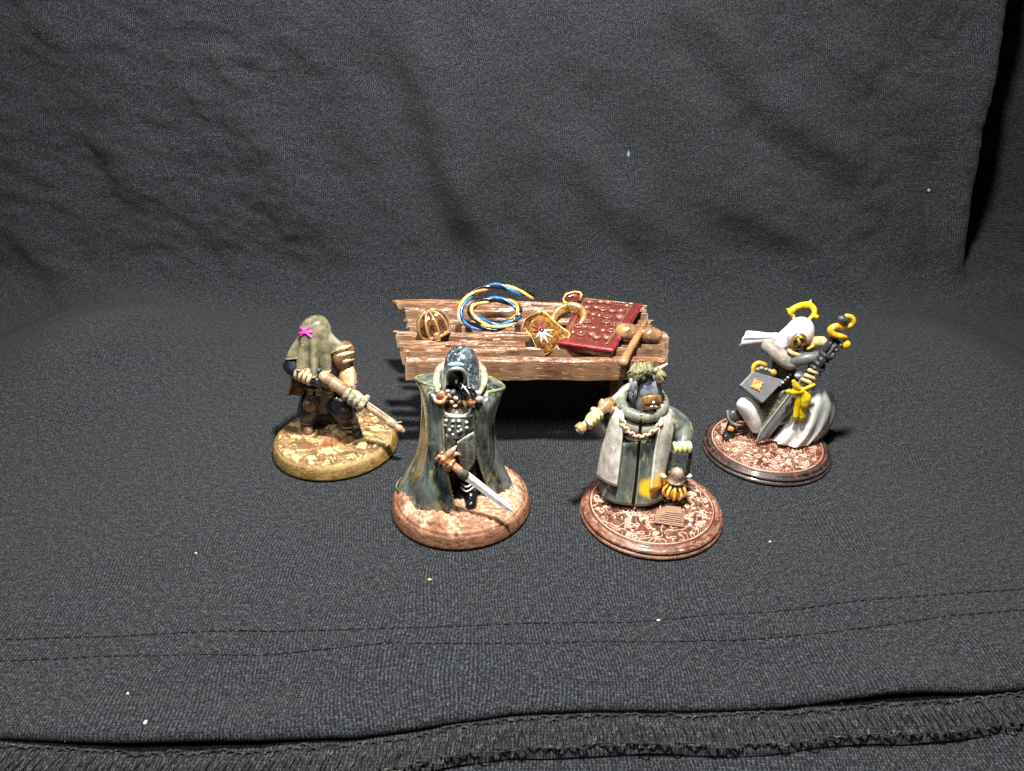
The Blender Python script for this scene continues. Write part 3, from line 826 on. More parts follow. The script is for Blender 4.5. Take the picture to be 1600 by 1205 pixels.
G2 = loft([[PLx(818, 500, 0.1), PLx(832, 490, 0.3), PLx(845, 487, 0.45)], [PLx(815, 512, 0.0), PLx(826, 505, 0.16), PLx(838, 500, 0.3)], [PLx(819, 517, 0.02), PLx(824, 516, 0.08), PLx(830, 512, 0.12)]], 12, 12)
MB().grid(G2).build('shoulder_flange', M_BRONZE, plate, solid=0.05)

q = TL(888, 517, TZ)
ring = empty('gold_ring', (TABX + q.x, TABY + q.y, TZ), 'broad gold ring standing beside the sunburst plate', 'ring')
def RL(px, py, dy):
    w = atY(px, py, TABY + q.y + dy); return (w.x - TABX - q.x, dy, w.z - TZ)
ringc = [RL(864, 506, 0.05), RL(872, 490, 0.28), RL(890, 481, 0.42), RL(907, 486, 0.34), RL(912, 500, 0.1), RL(903, 516, -0.12), RL(886, 523, -0.2), RL(870, 519, -0.12)]
MB().tube(ringc, 0.10, n=10, sub=5, closed=True, flat=((0, 0, 1), 1.7)).build('band', M_GOLD, ring)
ri = np.array(ringc); ri2 = [tuple(p + np.array([0, 0, 0.10])) for p in ri.mean(0) + (ri - ri.mean(0)) * 1.1]
MB().tube(ri2, 0.022, n=6, sub=5, closed=True).build('edge_bead', M_YEL, ring)

q = TL(895, 488, TZ)
gem = empty('framed_gem', (TABX + q.x, TABY + q.y, TZ), 'small dark red gem in an eight sided gold frame behind the ring', 'gem')
def GL(px, py, dy):
    w = atY(px, py, TABY + q.y + dy); return Vector((w.x - TABX - q.x, dy, w.z - TZ))
oc = [GL(880, 468, 0.0), GL(884, 460, 0.05), GL(897, 456, 0.1), GL(906, 457, 0.1), GL(909, 461, 0.05), GL(905, 468, 0.0), GL(893, 473, -0.05), GL(882, 473, -0.05)]
cen = sum(oc, Vector()) / 8
MB().prism([cen + (p - cen) * 0.8 for p in oc], (0.02, -0.06, -0.02)).build('gem_stone', M_RED, gem, bevel=0.02)
for i in range(8):
    MB().tube([oc[i], oc[(i + 1) % 8]], 0.03, n=6, sub=2).build('frame_side', M_YEL, gem)
MB().tube([GL(893, 473, 0.02), GL(895, 482, 0.06), GL(895, 490, 0.0)], [0.05, 0.045, 0.07], n=8).build('stalk', M_BRONZE, gem)

# red relief book
q = TL(940, 512, TZ)
tome = empty('red_relief_tablet', (TABX + q.x, TABY + q.y, TZ), 'dark red book with raised relief cover lying on the table', 'book')
bk = [TL(906, 464, TZ + 0.24), TL(1001, 474, TZ + 0.24), TL(956, 544, TZ + 0.30), TL(874, 532, TZ + 0.30)]
org = Vector((q.x, q.y, TZ))
bk = [p - org for p in bk]
MB().prism(bk, (0, 0, -0.26)).build('cover', M_RED, tome, smooth=False, bevel=0.03)
edge_lines = [(bk[3], bk[2]), (bk[2], bk[1])]
for a, b in edge_lines:
    MB().tube([a + Vector((0, 0, -0.06)), (a + b) / 2 + Vector((0, 0, -0.06)), b + Vector((0, 0, -0.06))], 0.06, n=6, sub=2).build('page_edge', M_REDEDGE, tome)
def bkp(u, v, z=0.0):
    p = bk[0] * (1 - u) * (1 - v) + bk[1] * u * (1 - v) + bk[2] * u * v + bk[3] * (1 - u) * v
    return p + Vector((0, 0, z))
rr_ = random.Random(12)
M_REL = paint('relief_red', rgb(110, 46, 36), rgb(56, 18, 16), rgb(196, 130, 104), scale=8, rough=0.16, coat=1.0, bump=0.2, edge=rgb(226, 170, 140), edge_amt=0.35)
for gu in range(5):
    for gv in range(6):
        u, v = 0.2 + gu * 0.15 + rr_.uniform(-0.03, 0.03), 0.12 + gv * 0.145 + rr_.uniform(-0.03, 0.03)
        if rr_.random() < 0.12: continue
        k = rr_.random()
        if k < 0.45:
            MB().tube([bkp(u - 0.04, v - 0.02, 0.03), bkp(u, v + 0.02, 0.05), bkp(u + 0.05, v - 0.01, 0.03)], rr_.uniform(0.05, 0.075), n=6, sub=2).build('relief_bar', M_REL, tome)
        elif k < 0.75:
            MB().ell(bkp(u, v, 0.02), (rr_.uniform(0.08, 0.14), rr_.uniform(0.08, 0.12), 0.08), n=7).build('relief_knob', M_REL, tome)
        else:
            c = bkp(u, v, 0.03)
            MB().tube([c + Vector((0.085 * math.cos(a), 0.085 * math.sin(a), 0)) for a in np.linspace(0, 2 * math.pi, 8, endpoint=False)], 0.03, n=6, sub=2, closed=True).build('relief_ring', M_REL, tome)
for (u0, v0, u1, v1) in ((0.1, 0.05, 0.9, 0.05), (0.9, 0.05, 0.88, 0.95), (0.1, 0.05, 0.1, 0.95)):
    MB().tube([bkp(u0, v0, 0.02), bkp((u0 + u1) / 2, (v0 + v1) / 2, 0.02), bkp(u1, v1, 0.02)], 0.028, n=6, sub=2).build('relief_border', M_REL, tome)

# mallet
q = TL(995, 540, TZ)
mal = empty('wooden_mallet', (TABX + q.x, TABY + q.y, TZ), 'glossy orange brown mallet lying over the right end of the table', 'mallet')
def ML(px, py, z):
    w = TL(px, py, z); return w - Vector((q.x, q.y, TZ))
ax0, ax1 = ML(975, 519, TZ + 0.25), ML(1023, 524, TZ + 0.2)
MB().tube([ax0, ax0 * 0.75 + ax1 * 0.25, ax0 * 0.5 + ax1 * 0.5, ax0 * 0.25 + ax1 * 0.75, ax1], [0.24, 0.21, 0.16, 0.2, 0.19], n=12, sub=4).build('head', M_HWOOD, mal)
for t_, r_ in ((0.12, 0.25), (0.62, 0.2), (0.85, 0.215)):
    c = ax0 * (1 - t_) + ax1 * t_; d = (ax1 - ax0).normalized()
    MB().tube([c - d * 0.03, c + d * 0.03], r_, n=14, sub=2).build('band', M_BRONZE, mal)
MB().tube([ML(1008, 504, TZ + 0.3), ML(995, 528, TZ + 0.33), ML(982, 550, TZ + 0.22), ML(974, 566, TZ + 0.18)], [0.075, 0.09, 0.10, 0.12], n=8, sub=3).build('handle', M_HWOOD, mal)

# ------------------------------------------------------------------ FIGURE 1: veiled rifleman
f1 = Fig('veiled_rifleman', 526, 16.0, 'painted miniature in an olive veil with a pink cross, aiming a long rifle down', 0.25)
base(f1, 'mud')
M_NAVY = paint('navy_cloth', rgb(64, 74, 104), rgb(20, 22, 34), rgb(150, 158, 176), scale=7, rough=0.35, coat=0.2, edge=rgb(176, 186, 200), edge_amt=0.6)
M_TAN = paint('ochre_plates', rgb(192, 138, 70), rgb(136, 84, 38), rgb(240, 208, 146), scale=6, rough=0.32, coat=0.35, edge=rgb(255, 240, 200), edge_amt=0.8)
M_VEIL = paint('olive_veil', rgb(146, 140, 114), rgb(92, 86, 64), rgb(190, 184, 158), scale=3.5, rough=0.4, coat=0.3, edge=rgb(224, 210, 160), edge_amt=0.9, thr=0.66)
M_BODY1 = paint('blackened_navy', rgb(44, 48, 64), rgb(18, 18, 24), rgb(112, 108, 104), scale=7, rough=0.35, coat=0.25, edge=rgb(150, 150, 156), edge_amt=0.6, thr=0.66)
M_VHEM = paint('pale_veil_edge', rgb(206, 192, 142), rgb(140, 126, 86), scale=5, rough=0.4, coat=0.2)
M_PINK = paint('pink_mark', rgb(240, 92, 176), rgb(214, 62, 146), scale=8, rough=0.5)
M_LEATHER = paint('brown_leather', rgb(128, 96, 70), rgb(72, 50, 36), rgb(176, 140, 104), scale=7, rough=0.45, edge=rgb(200, 164, 124), edge_amt=0.6)
M_DARKC = paint('dark_cloth', rgb(56, 48, 46), rgb(24, 20, 22), rgb(104, 92, 82), scale=7, rough=0.5, edge=rgb(130, 118, 104), edge_amt=0.5)
M_GUN = paint('brass_gunmetal', rgb(172, 130, 90), rgb(104, 68, 42), rgb(236, 206, 160), scale=6, rough=0.25, metal=0.2, coat=0.4, edge=rgb(255, 238, 206), edge_amt=0.8)
M_GLOVE = paint('stone_glove', rgb(178, 172, 142), rgb(100, 96, 78), rgb(230, 226, 206), scale=9, rough=0.45, edge=rgb(250, 246, 226), edge_amt=0.8)
p = f1.p
mb = MB()
# torso, neck, head core, arms, legs: one body
f1.ringloft(mb, [(482, 527, 640, 0.05, 0.26), (478, 532, 620, 0.02, 0.30), (476, 536, 595, 0.0, 0.33), (468, 540, 570, 0.02, 0.34), (470, 536, 555, 0.05, 0.28), (484, 520, 545, 0.05, 0.2)], 28, 26)
mb.ell(p(493, 526, 0.0), (0.30, 0.30, 0.36))
mb.tube([p(470, 560, 0.05), p(455, 571, -0.2), p(474, 586, -0.52), p(500, 598, -0.58)], [0.2, 0.22, 0.16, 0.13], n=12)
mb.tube([p(533, 560, 0.05), p(543, 580, -0.05), p(545, 600, -0.28), p(546, 618, -0.5)], [0.2, 0.2, 0.17, 0.13], n=12)
mb.tube([p(492, 628, 0.0), p(484, 642, -0.12), p(482, 656, 0.0), p(480, 668, -0.02)], [0.30, 0.27, 0.22, 0.18], n=12)
mb.tube([p(522, 628, 0.0), p(537, 645, -0.25), p(546, 662, -0.15), p(556, 678, -0.22)], [0.30, 0.28, 0.23, 0.18], n=12)
mb.build('body', M_BODY1, f1.root, remesh=0.03, smooth_it=2)
# veil: dome with hanging folds
def veil_fold(th, t):
    k = max(0, (t - 0.38) / 0.62) ** 0.9
    return k * (0.30 * np.cos(th * 9 + 0.4) + 0.06 * np.cos(th * 4 + 2.0))
rows = [(491, 493, 496, -0.02, 0.02), (480, 506, 499, -0.02, 0.2), (470, 514, 511, -0.02, 0.34), (468, 517, 526, -0.05, 0.40), (465, 521, 541, -0.08, 0.43), (464, 522, 554, -0.10, 0.45), (466, 520, 565, -0.12, 0.46)]
A = MB(); f1.ringloft(A, rows, 128, 60, veil_fold, cap=False)
V_ = np.array(A.v).reshape(60, 128, 3); th = np.linspace(0, 2 * math.pi, 128, endpoint=False)
tt = np.linspace(0, 1, 60)[:, None]
hang = (np.maximum(0, tt - 0.42) / 0.58) ** 1.2
def lobe(c, w): 
    d_ = (th - c + math.pi) % (2 * math.pi) - math.pi
    return np.exp(-(d_ / w) ** 2)
# the front centre hangs lowest; corners flare out at the right and the left
V_[:, :, 2] += hang * (-0.10 * np.maximum(0, -np.sin(th)) + 0.05 * np.cos(th * 8 + 2.2) + 0.42 * lobe(0.0, 0.5) + 0.20 * lobe(math.pi, 0.5) + 0.20 * lobe(math.pi * 1.25, 0.4))
V_[:, :, 0] += hang * (0.26 * lobe(0.0, 0.38) - 0.22 * lobe(math.pi + 0.1, 0.3))
MB().grid(V_, closed_u=True).build('veil', M_VEIL, f1.root, solid=0.045, subsurf=1)
MB().tube([tuple(q_) for q_ in V_[-1, ::2]], 0.028, n=6, sub=2, closed=True).build('veil_hem', M_VHEM, f1.root)
def veil_pt(px, py):
    d = ray(px, py); best = None
    W_ = V_.reshape(-1, 3) + np.array([f1.X, f1.Y, 0.0]) - np.array([0, 0, H])
    dn = np.array(d.normalized()); t = W_ @ dn; dist = np.linalg.norm(W_ - t[:, None] * dn, axis=1)
    ok = np.where(dist < 0.05)[0]
    if len(ok) == 0: ok = [int(np.argmin(dist))]
    i = min(ok, key=lambda k: t[k]); w = t[i] * dn
    return Vector(w) + Vector((0, 0, H)) - Vector((f1.X, f1.Y, 0)) - Vector(dn) * 0.018
for (a, b) in (((470, 512), (486, 527)), ((483, 511), (470, 525)), ((468, 521), (488, 519))):
    pts = [veil_pt(a[0] + (b[0] - a[0]) * t, a[1] + (b[1] - a[1]) * t) for t in (0, 0.25, 0.5, 0.75, 1)]
    MB().tube(pts, [0.03, 0.035, 0.04, 0.035, 0.025], n=6, sub=2).build('cross_stroke', M_PINK, f1.root)
MB().ell(p(474, 541, -0.42), (0.05, 0.06, 0.09), n=6).build('red_beak', M_HWOOD, f1.root)
# shoulder pad of plates, arm plates
mb = MB().ell(p(536, 556, -0.02), (0.29, 0.32, 0.40), Matrix.Rotation(0.35, 3, 'Y'))
mb.build('shoulder_pad', M_LEATHER, f1.root)
for (a, b) in (((530, 548), (543, 542)), ((531, 557), (547, 552)), ((532, 567), (547, 563))):
    MB().tube([p(*a, -0.27), p((a[0] + b[0]) / 2 + 1, (a[1] + b[1]) / 2, -0.26), p(b[0] + 2, b[1], -0.10)], [0.09, 0.105, 0.085], n=8, sub=3, flat=((0, 1, 0.4), 0.55)).build('pad_plate', M_TAN, f1.root)
MB().tube([p(542, 580, -0.07), p(544, 592, -0.18), p(545, 604, -0.32)], [0.21, 0.22, 0.19], n=12).build('elbow_plate', M_TAN, f1.root)
for t in (0.18, 0.42, 0.66, 0.9):
    a, b = p(464, 579, -0.42), p(490, 593, -0.60)
    c = a * (1 - t) + b * t; d = (b - a).normalized()
    MB().tube([c - d * 0.035, c + d * 0.03], [0.225 - 0.03 * t, 0.215 - 0.03 * t], n=12, sub=2, cap=False).build('arm_plate', M_TAN, f1.root)
for py_, r_ in ((581, 0.30), (588, 0.31), (596, 0.32)):
    c = p(508, py_, 0.0)
    MB().tube([c + Vector((0.34 * math.cos(a), 0.30 * math.sin(a), 0)) for a in np.linspace(0, 2 * math.pi, 14, endpoint=False)], 0.045, n=6, sub=2, closed=True).build('webbing', M_BLACKG, f1.root)
for (x_, y_, dy_, r_) in ((543, 586, -0.12, 0.228), (544.5, 597, -0.24, 0.228)):
    c = p(x_, y_, dy_)
    MB().ell(c, (r_, r_, 0.028)).build('dark_strap', M_LEATHER, f1.root)
MB().tube([p(549, 580, -0.24), p(550, 592, -0.36), p(550, 602, -0.48)], [0.035, 0.05, 0.03], n=6, flat=((0, 1, 0), 0.5)).build('white_stripe', M_WHITE, f1.root)
# ragged coat skirt behind and beside the legs
cs = loft([[p(476, 604, -0.05), p(482, 602, 0.25), p(506, 600, 0.36), p(530, 602, 0.25), p(537, 604, -0.05)], [p(468, 630, -0.02), p(478, 626, 0.34), p(508, 622, 0.46), p(540, 626, 0.34), p(550, 628, -0.02)], [p(464, 650, 0.02), p(474, 642, 0.42), p(510, 638, 0.55), p(546, 640, 0.42), p(557, 646, 0.0)]], 24, 60)
uu_ = np.linspace(0, 1, 60)[None, :]; vv_ = np.linspace(0, 1, 24)[:, None]
cs[:, :, 0] += 0.05 * vv_ * np.sin(uu_ * 40); cs[:, :, 2] += 0.09 * vv_ ** 2 * np.sign(np.sin(uu_ * 34)) * (0.5 + 0.5 * np.sin(uu_ * 17))
MB().grid(cs).build('coat_skirt', M_DARKC, f1.root, solid=0.05)
# cape scrap behind
MB().grid(loft([[p(455, 578, 0.15), p(462, 580, 0.25), p(480, 582, 0.35)], [p(454, 600, 0.18), p(462, 602, 0.28), p(478, 604, 0.36)], [p(448, 619, 0.2), p(458, 616, 0.3), p(474, 620, 0.38)]], 14, 14)).build('cape', M_LEATHER, f1.root, solid=0.06)
# rifle
a, b = p(507, 589, -0.62), p(629, 673, -1.08)
d = (b - a)
def g(t, off=Vector((0, 0, 0))): return a + d * t + off
rifle = MB().tube([g(0.0), g(0.08), g(0.2), g(0.31)], [0.15, 0.16, 0.15, 0.13], n=12).build('rifle', M_GUN, f1.root)
for t in (0.06, 0.24, 0.33):
    MB().tube([g(t - 0.01), g(t + 0.01)], 0.168, n=12, sub=2).build('collar', M_LEATHER, rifle)
MB().tube([g(0.3), g(0.5), g(0.7), g(0.9)], [0.085, 0.085, 0.08, 0.07], n=10).build('barrel', M_GUN, rifle)
up = Vector((0.15, 0, 0.09))
MB().tube([g(0.5, up * 0.55), g(0.65, up * 0.55), g(0.86, up * 0.5)], 0.035, n=8).build('upper_rail', M_GUN, rifle)
MB().tube([g(0.84), g(0.875)], 0.115, n=10, sub=2).build('muzzle_ring', M_GUN, rifle)
MB().tube([g(0.9), g(0.96), g(1.0)], [0.08, 0.095, 0.065], n=10).build('muzzle', M_GUN, rifle)
MB().tube([g(0.88, up * 0.3), g(0.9, up * 1.1)], [0.03, 0.015], n=6).build('foresight', M_GUN, rifle)
MB().box(g(0.30, Vector((0, 0.02, -0.13))), (0.36, 0.12, 0.16), Matrix.Rotation(0.45, 3, 'Y')).build('receiver', M_DARKC, rifle, bevel=0.02)
mb = MB(); fist(mb, g(0.40), d, Vector((0.3, -0.4, 0.8)), 0.10, 0.066)
mb.build('hand', M_GLOVE, f1.root, remesh=0.012, smooth_it=1)
mb = MB(); fist(mb, g(-0.02, Vector((-0.02, 0.05, -0.09))), d, Vector((-0.4, -0.3, -0.6)), 0.08, 0.052)
mb.build('hand', M_NAVY, f1.root, remesh=0.012, smooth_it=1)
MB().ell(p(551, 626, -0.62), (0.15, 0.12, 0.12)).build('cuff', M_GLOVE, f1.root)
# straps, pouches and thigh plates
for (x_, y_, dy_, w_, h_) in ((498, 612, -0.36, 0.16, 0.2), (516, 616, -0.36, 0.14, 0.18), (486, 612, -0.3, 0.12, 0.16)):
    pch = MB().box(p(x_, y_, dy_), (w_, 0.14, h_), Matrix.Rotation(0.1, 3, 'Z')).build('pouch', M_LEATHER, f1.root, bevel=0.03)
    MB().box(p(x_, y_ - 4, dy_ - 0.05), (w_ * 1.08, 0.10, h_ * 0.4), Matrix.Rotation(0.1, 3, 'Z')).build('flap', M_TAN, pch, bevel=0.02)
MB().tube([p(478, 606, -0.2), p(494, 610, -0.36), p(514, 610, -0.36), p(530, 604, -0.2)], 0.045, n=6, sub=4).build('belt', M_LEATHER, f1.root)
for (x_, y_, dy_) in ((530, 634, -0.34), (489, 626, -0.26)):
    MB().ell(p(x_, y_, dy_), (0.2, 0.12, 0.22), Matrix.Rotation(0.2, 3, 'Y')).build('thigh_plate', M_DARKC, f1.root)
# leg armour and boots
MB().ell(p(484, 634, -0.30), (0.18, 0.12, 0.19)).build('knee_pad', M_LEATHER, f1.root)
MB().ell(p(537, 646, -0.46), (0.18, 0.11, 0.18)).build('knee_pad', M_DARKC, f1.root)
for i, (x_, y_) in enumerate(((539, 650), (542, 656), (545, 662), (549, 668))):
    c = p(x_, y_, -0.2); MB().ell(c, (0.26 - 0.018 * i, 0.25, 0.055)).build('shin_band', M_LEATHER, f1.root)
for i, (x_, y_) in enumerate(((484, 643), (483, 650), (482, 656))):
    c = p(x_, y_, -0.02); MB().ell(c, (0.26 - 0.015 * i, 0.25, 0.055)).build('shin_band', M_LEATHER, f1.root)
def boot(fig, heel, toe, r, z0, mat, name='boot', sole=None):
    h_, t_ = Vector(heel), Vector(toe); h_.z = z0 + r * 0.8; t_.z = z0 + r * 0.6
    o = MB().tube([h_ + Vector((0, 0, r * 1.6)), h_ + Vector((0, 0, r * 0.5)), h_ * 0.5 + t_ * 0.5, t_], [r * 0.85, r * 1.0, r * 0.95, r * 0.8], n=12).build(name, mat, fig.root, remesh=0.022)
    if sole:
        MB().prism([(q + Vector((math.cos(a) * r * 0.95, math.sin(a) * r * 0.95, 0)))for q, a in [(Vector((h_.x, h_.y, z0 - 0.02)), a) for a in np.linspace(math.pi * 0.0, math.pi, 7)] + [(Vector((t_.x, t_.y, z0 - 0.02)), a) for a in np.linspace(math.pi, 2 * math.pi, 7)]], (0, 0, r * 0.35)).build('sole', sole, o, bevel=0.01)
    return o
boot(f1, p(480, 664, 0.0), p(482, 672, -0.26), 0.17, TOP1, M_LEATHER, sole=M_TAN)
boot(f1, p(554, 676, -0.2), p(560, 688, -0.45), 0.16, TOP1, M_DARKC, sole=M_LEATHER)

# ------------------------------------------------------------------ FIGURE 2: cloaked swordsman
f2 = Fig('cloaked_swordsman', 721, 13.53, 'painted miniature in a glossy dark green cloak and hood pointing a sword down')
base(f2, 'earth')
M_CLOAK = paint('green_grey_cloak', rgb(110, 121, 117), rgb(32, 41, 41), rgb(142, 142, 94), scale=2.8, rough=0.22, coat=0.7, bump=0.12, bscale=20, stretch=(1.5, 1.5, 0.5), contrast=0.22, thr=0.6)
M_CTRIM = paint('yellowed_cloak_edge', rgb(146, 148, 106), rgb(88, 92, 68), rgb(196, 196, 150), scale=5, rough=0.35, coat=0.3)
M_HOOD2 = paint('steel_grey_hood', rgb(74, 84, 88), rgb(26, 31, 36), rgb(176, 192, 206), scale=6, rough=0.2, coat=0.9, edge=rgb(220, 224, 206), edge_amt=0.7, thr=0.6)
M_CREAM = paint('cream_trim', rgb(190, 186, 150), rgb(116, 116, 96), scale=7, rough=0.4, coat=0.2)
M_COPPER = paint('copper', rgb(206, 132, 88), rgb(120, 64, 36), rgb(255, 216, 178), scale=8, rough=0.25, metal=0.2, coat=0.5, edge=rgb(255, 222, 190), edge_amt=0.8)
M_SILVER = paint('silver_metal', rgb(206, 200, 198), rgb(136, 128, 126), rgb(250, 246, 242), scale=9, rough=0.28, metal=0.15, coat=0.4, edge=rgb(255, 255, 250), edge_amt=0.8)
M_MAIL = paint('grey_green_leather', rgb(122, 126, 114), rgb(66, 70, 64), rgb(172, 174, 156), scale=8, rough=0.4, coat=0.2, edge=rgb(206, 206, 186), edge_amt=0.7)
M_VOID = paint('black_shadow_paint', rgb(16, 16, 18), rgb(8, 8, 9), scale=6, rough=0.5)
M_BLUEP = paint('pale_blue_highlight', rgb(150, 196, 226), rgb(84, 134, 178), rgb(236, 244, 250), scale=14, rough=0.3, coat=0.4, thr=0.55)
M_BONE = paint('bone_white', rgb(232, 222, 196), rgb(166, 152, 128), scale=9, rough=0.4, edge=rgb(255, 250, 232), edge_amt=0.6)
p = f2.p
# cloak: rows from shoulder to hem, columns from the left front edge round the back to the right front edge
Ck = [
  [p(690, 612, -0.25), p(672, 603, -0.15), p(650, 594, 0.10), p(664, 588, 0.55), p(718, 584, 0.75), p(772, 594, 0.55), p(786, 608, 0.10), p(764, 614, -0.15), p(742, 622, -0.25)],
  [p(689, 632, -0.42), p(674, 628, -0.38), p(659, 615, 0.05), p(672, 606, 0.55), p(718, 600, 0.75), p(764, 608, 0.55), p(779, 626, 0.05), p(762, 634, -0.36), p(741, 638, -0.40)],
  [p(692, 664, -0.48), p(677, 664, -0.42), p(661, 660, 0.10), p(672, 645, 0.60), p(718, 636, 0.85), p(757, 645, 0.60), p(769, 661, 0.10), p(756, 666, -0.35), p(740, 664, -0.42)],
  [p(694, 712, -0.58), p(676, 716, -0.52), p(655, 708, 0.10), p(668, 690, 0.75), p(718, 678, 1.0), p(762, 690, 0.75), p(773, 702, 0.10), p(760, 708, -0.25), p(746, 708, -0.40)],
  [p(702, 756, -0.70), p(672, 764, -0.72), p(634, 748, 0.05), p(658, 724, 0.85), p(718, 708, 1.08), p(770, 722, 0.85), p(785, 738, 0.15), p(771, 746, -0.12), p(757, 748, -0.30)],
  [p(711, 796, -0.78), p(676, 800, -0.80), p(622, 768, -0.02), p(650, 745, 0.90), p(718, 728, 1.15), p(777, 742, 0.90), p(799, 766, 0.15), p(787, 775, -0.05), p(769, 774, -0.22)],
]
G = loft(Ck, 120, 200)
# soft vertical folds, stronger to the hem
u_ = np.linspace(0, 1, 200)[None, :]; t_ = np.linspace(0, 1, 120)[:, None]
fold = (0.015 + 0.075 * t_ ** 1.3) * np.sin(u_ * 2 * math.pi * 7 + 0.8 + 0.6 * np.sin(t_ * 3)) * (0.6 + 0.4 * np.sin(u_ * 11))
cxy = G[:, :, :2].mean(1, keepdims=True); dirv = G[:, :, :2] - cxy; dirv /= np.linalg.norm(dirv, axis=2, keepdims=True)
wgt = sstep(0.0, 0.12, u_) * sstep(1.0, 0.88, u_)
G[:, :, :2] += dirv * (fold * wgt)[:, :, None]
G[:, :, 2] = np.maximum(G[:, :, 2], TOP1 + 0.0)
cloak = MB().grid(G).build('cloak', M_CLOAK, f2.root, solid=0.06)
for side in (0, -1):
    pts = [tuple(G[i, side]) for i in range(4, 120, 12)] + [tuple(G[-1, side])]
    MB().tube(pts, 0.033, n=6, sub=3).build('hem_edge', M_CTRIM, cloak)
MB().tube([tuple(q_) for q_ in G[-1, ::7]], 0.036, n=6, sub=3).build('hem_edge', M_CTRIM, cloak)
MB().tube([tuple(q_ + np.array([0, 0, 0.02])) for q_ in G[0, 18:182:7]], 0.04, n=6, sub=3).build('hem_edge', M_CTRIM, cloak)
# shoulder caps close the top of the cloak
top = [tuple(x) for x in G[0]]
mb = MB(); c0 = np.mean(G[0], 0) + np.array([0, 0, 0.16])
rows_ = [G[0] * (1 - s) + (c0 + np.array([0, 0, 0.05 * s])) * s + np.array([0, 0, 0.07 * math.sin(s * math.pi)]) for s in np.linspace(0, 0.8, 10)]
mb.grid(np.array(rows_)).build('shoulder_yoke', M_CLOAK, cloak, solid=0.06)
# body
mb = MB()
f2.ringloft(mb, [(700, 745, 720, 0.1, 0.3), (694, 744, 690, 0.02, 0.36), (694, 742, 664, -0.02, 0.36), (698, 738, 650, 0.0, 0.32), (692, 744, 632, 0.0, 0.36), (694, 742, 614, 0.05, 0.32), (706, 730, 602, 0.08, 0.2)], 28, 26)
mb.ell(p(717, 582, 0.0), (0.26, 0.27, 0.34))
mb.tube([p(694, 622, 0.05), p(676, 650, 0.05), p(680, 690, -0.25), p(694, 716, -0.55)], [0.17, 0.15, 0.13, 0.11], n=10)
mb.tube([p(742, 624, 0.05), p(760, 655, 0.1), p(764, 690, 0.1), p(766, 715, 0.0)], [0.17, 0.15, 0.13, 0.11], n=10)
mb.tube([p(710, 700, 0.1), p(708, 735, 0.12), p(708, 762, 0.15)], [0.22, 0.18, 0.14], n=10)
mb.tube([p(733, 700, 0.0), p(735, 735, -0.2), p(735, 770, -0.25)], [0.22, 0.18, 0.14], n=10)
mb.build('body', M_DARKC, f2.root, remesh=0.03, smooth_it=2)
# breast plate folds
MB().ell(p(704, 641, -0.28), (0.20, 0.16, 0.24)).build('breast_plate', M_LEATHER, f2.root)
MB().ell(p(726, 641, -0.28), (0.20, 0.16, 0.24)).build('breast_plate', M_LEATHER, f2.root)
MB().ell(p(714, 644, -0.40), (0.15, 0.08, 0.10)).build('buckle', M_BONE, f2.root)
for a, b, c in (((691, 634), (696, 646), (705, 649)), ((737, 634), (733, 645), (725, 649))):
    MB().tube([p(*a, -0.4), p(*b, -0.44), p(*c, -0.46)], 0.035, n=6, sub=3).build('piping', M_SILVER, f2.root)
MB().tube([p(694, 649, -0.42), p(714, 651, -0.50), p(736, 649, -0.42)], 0.04, n=6, sub=4).build('belt_edge', M_SILVER, f2.root)
# studded apron
apr = loft([[p(693, 652, -0.38), p(714, 653, -0.5), p(738, 651, -0.40)], [p(693, 668, -0.42), p(714, 670, -0.54), p(739, 667, -0.42)], [p(696, 672, -0.44), p(713, 686, -0.56), p(737, 672, -0.44)]], 16, 16)
apron = MB().grid(apr).build('studded_apron', M_MAIL, f2.root, solid=0.05)
for (x_, y_) in [(697, 657), (708, 658), (717, 658), (729, 660), (696, 664), (707, 666), (717, 666), (729, 668), (703, 672), (716, 674), (708, 679), (720, 672)]:
    MB().ell(p(x_, y_, -0.56 + 0.0006 * (x_ - 715) ** 2 * 0.35), 0.040, n=6).build('stud', M_SILVER, apron)
# tabard panels
MB().grid(loft([[p(694, 674, -0.42), p(704, 682, -0.5), p(712, 690, -0.54)], [p(693, 700, -0.44), p(703, 702, -0.5), p(710, 702, -0.52)], [p(696, 724, -0.44), p(703, 722, -0.5), p(709, 716, -0.5)]], 12, 12)).build('tabard', M_MAIL, f2.root, solid=0.05)
MB().grid(loft([[p(714, 690, -0.56), p(726, 682, -0.52), p(740, 674, -0.42)], [p(716, 712, -0.55), p(730, 708, -0.52), p(743, 702, -0.40)], [p(722, 738, -0.52), p(730, 736, -0.5), p(741, 722, -0.40)]], 14, 14)).build('tabard', M_MAIL, f2.root, solid=0.05)
MB().grid(loft([[p(739, 676, -0.36), p(744, 690, -0.32)], [p(741, 700, -0.36), p(746, 706, -0.32)], [p(742, 716, -0.36), p(745, 718, -0.32)]], 8, 5)).build('blue_lining', M_BLUE, f2.root, solid=0.04)
# collar ring (cream) and hood
colr = [p(684, 612, -0.30), p(681, 596, -0.10), p(690, 574, 0.20), p(720, 562, 0.42), p(750, 574, 0.20), p(757, 594, -0.10), p(751, 612, -0.30)]
MB().tube(colr, [0.05, 0.075, 0.09, 0.09, 0.09, 0.075, 0.05], n=10, sub=5).build('collar', M_CREAM, f2.root)
mb = MB()
hr = [(718, 720, 545, 0.02, 0.03), (707, 735, 549, 0.02, 0.22), (699, 743, 560, 0.02, 0.36), (694, 748, 578, 0.02, 0.44), (690, 751, 596, 0.0, 0.48), (688, 752, 612, 0.0, 0.46)]
A = MB(); f2.ringloft(A, hr, 64, 40, cap=False)
Hd = np.array(A.v).reshape(40, 64, 3)
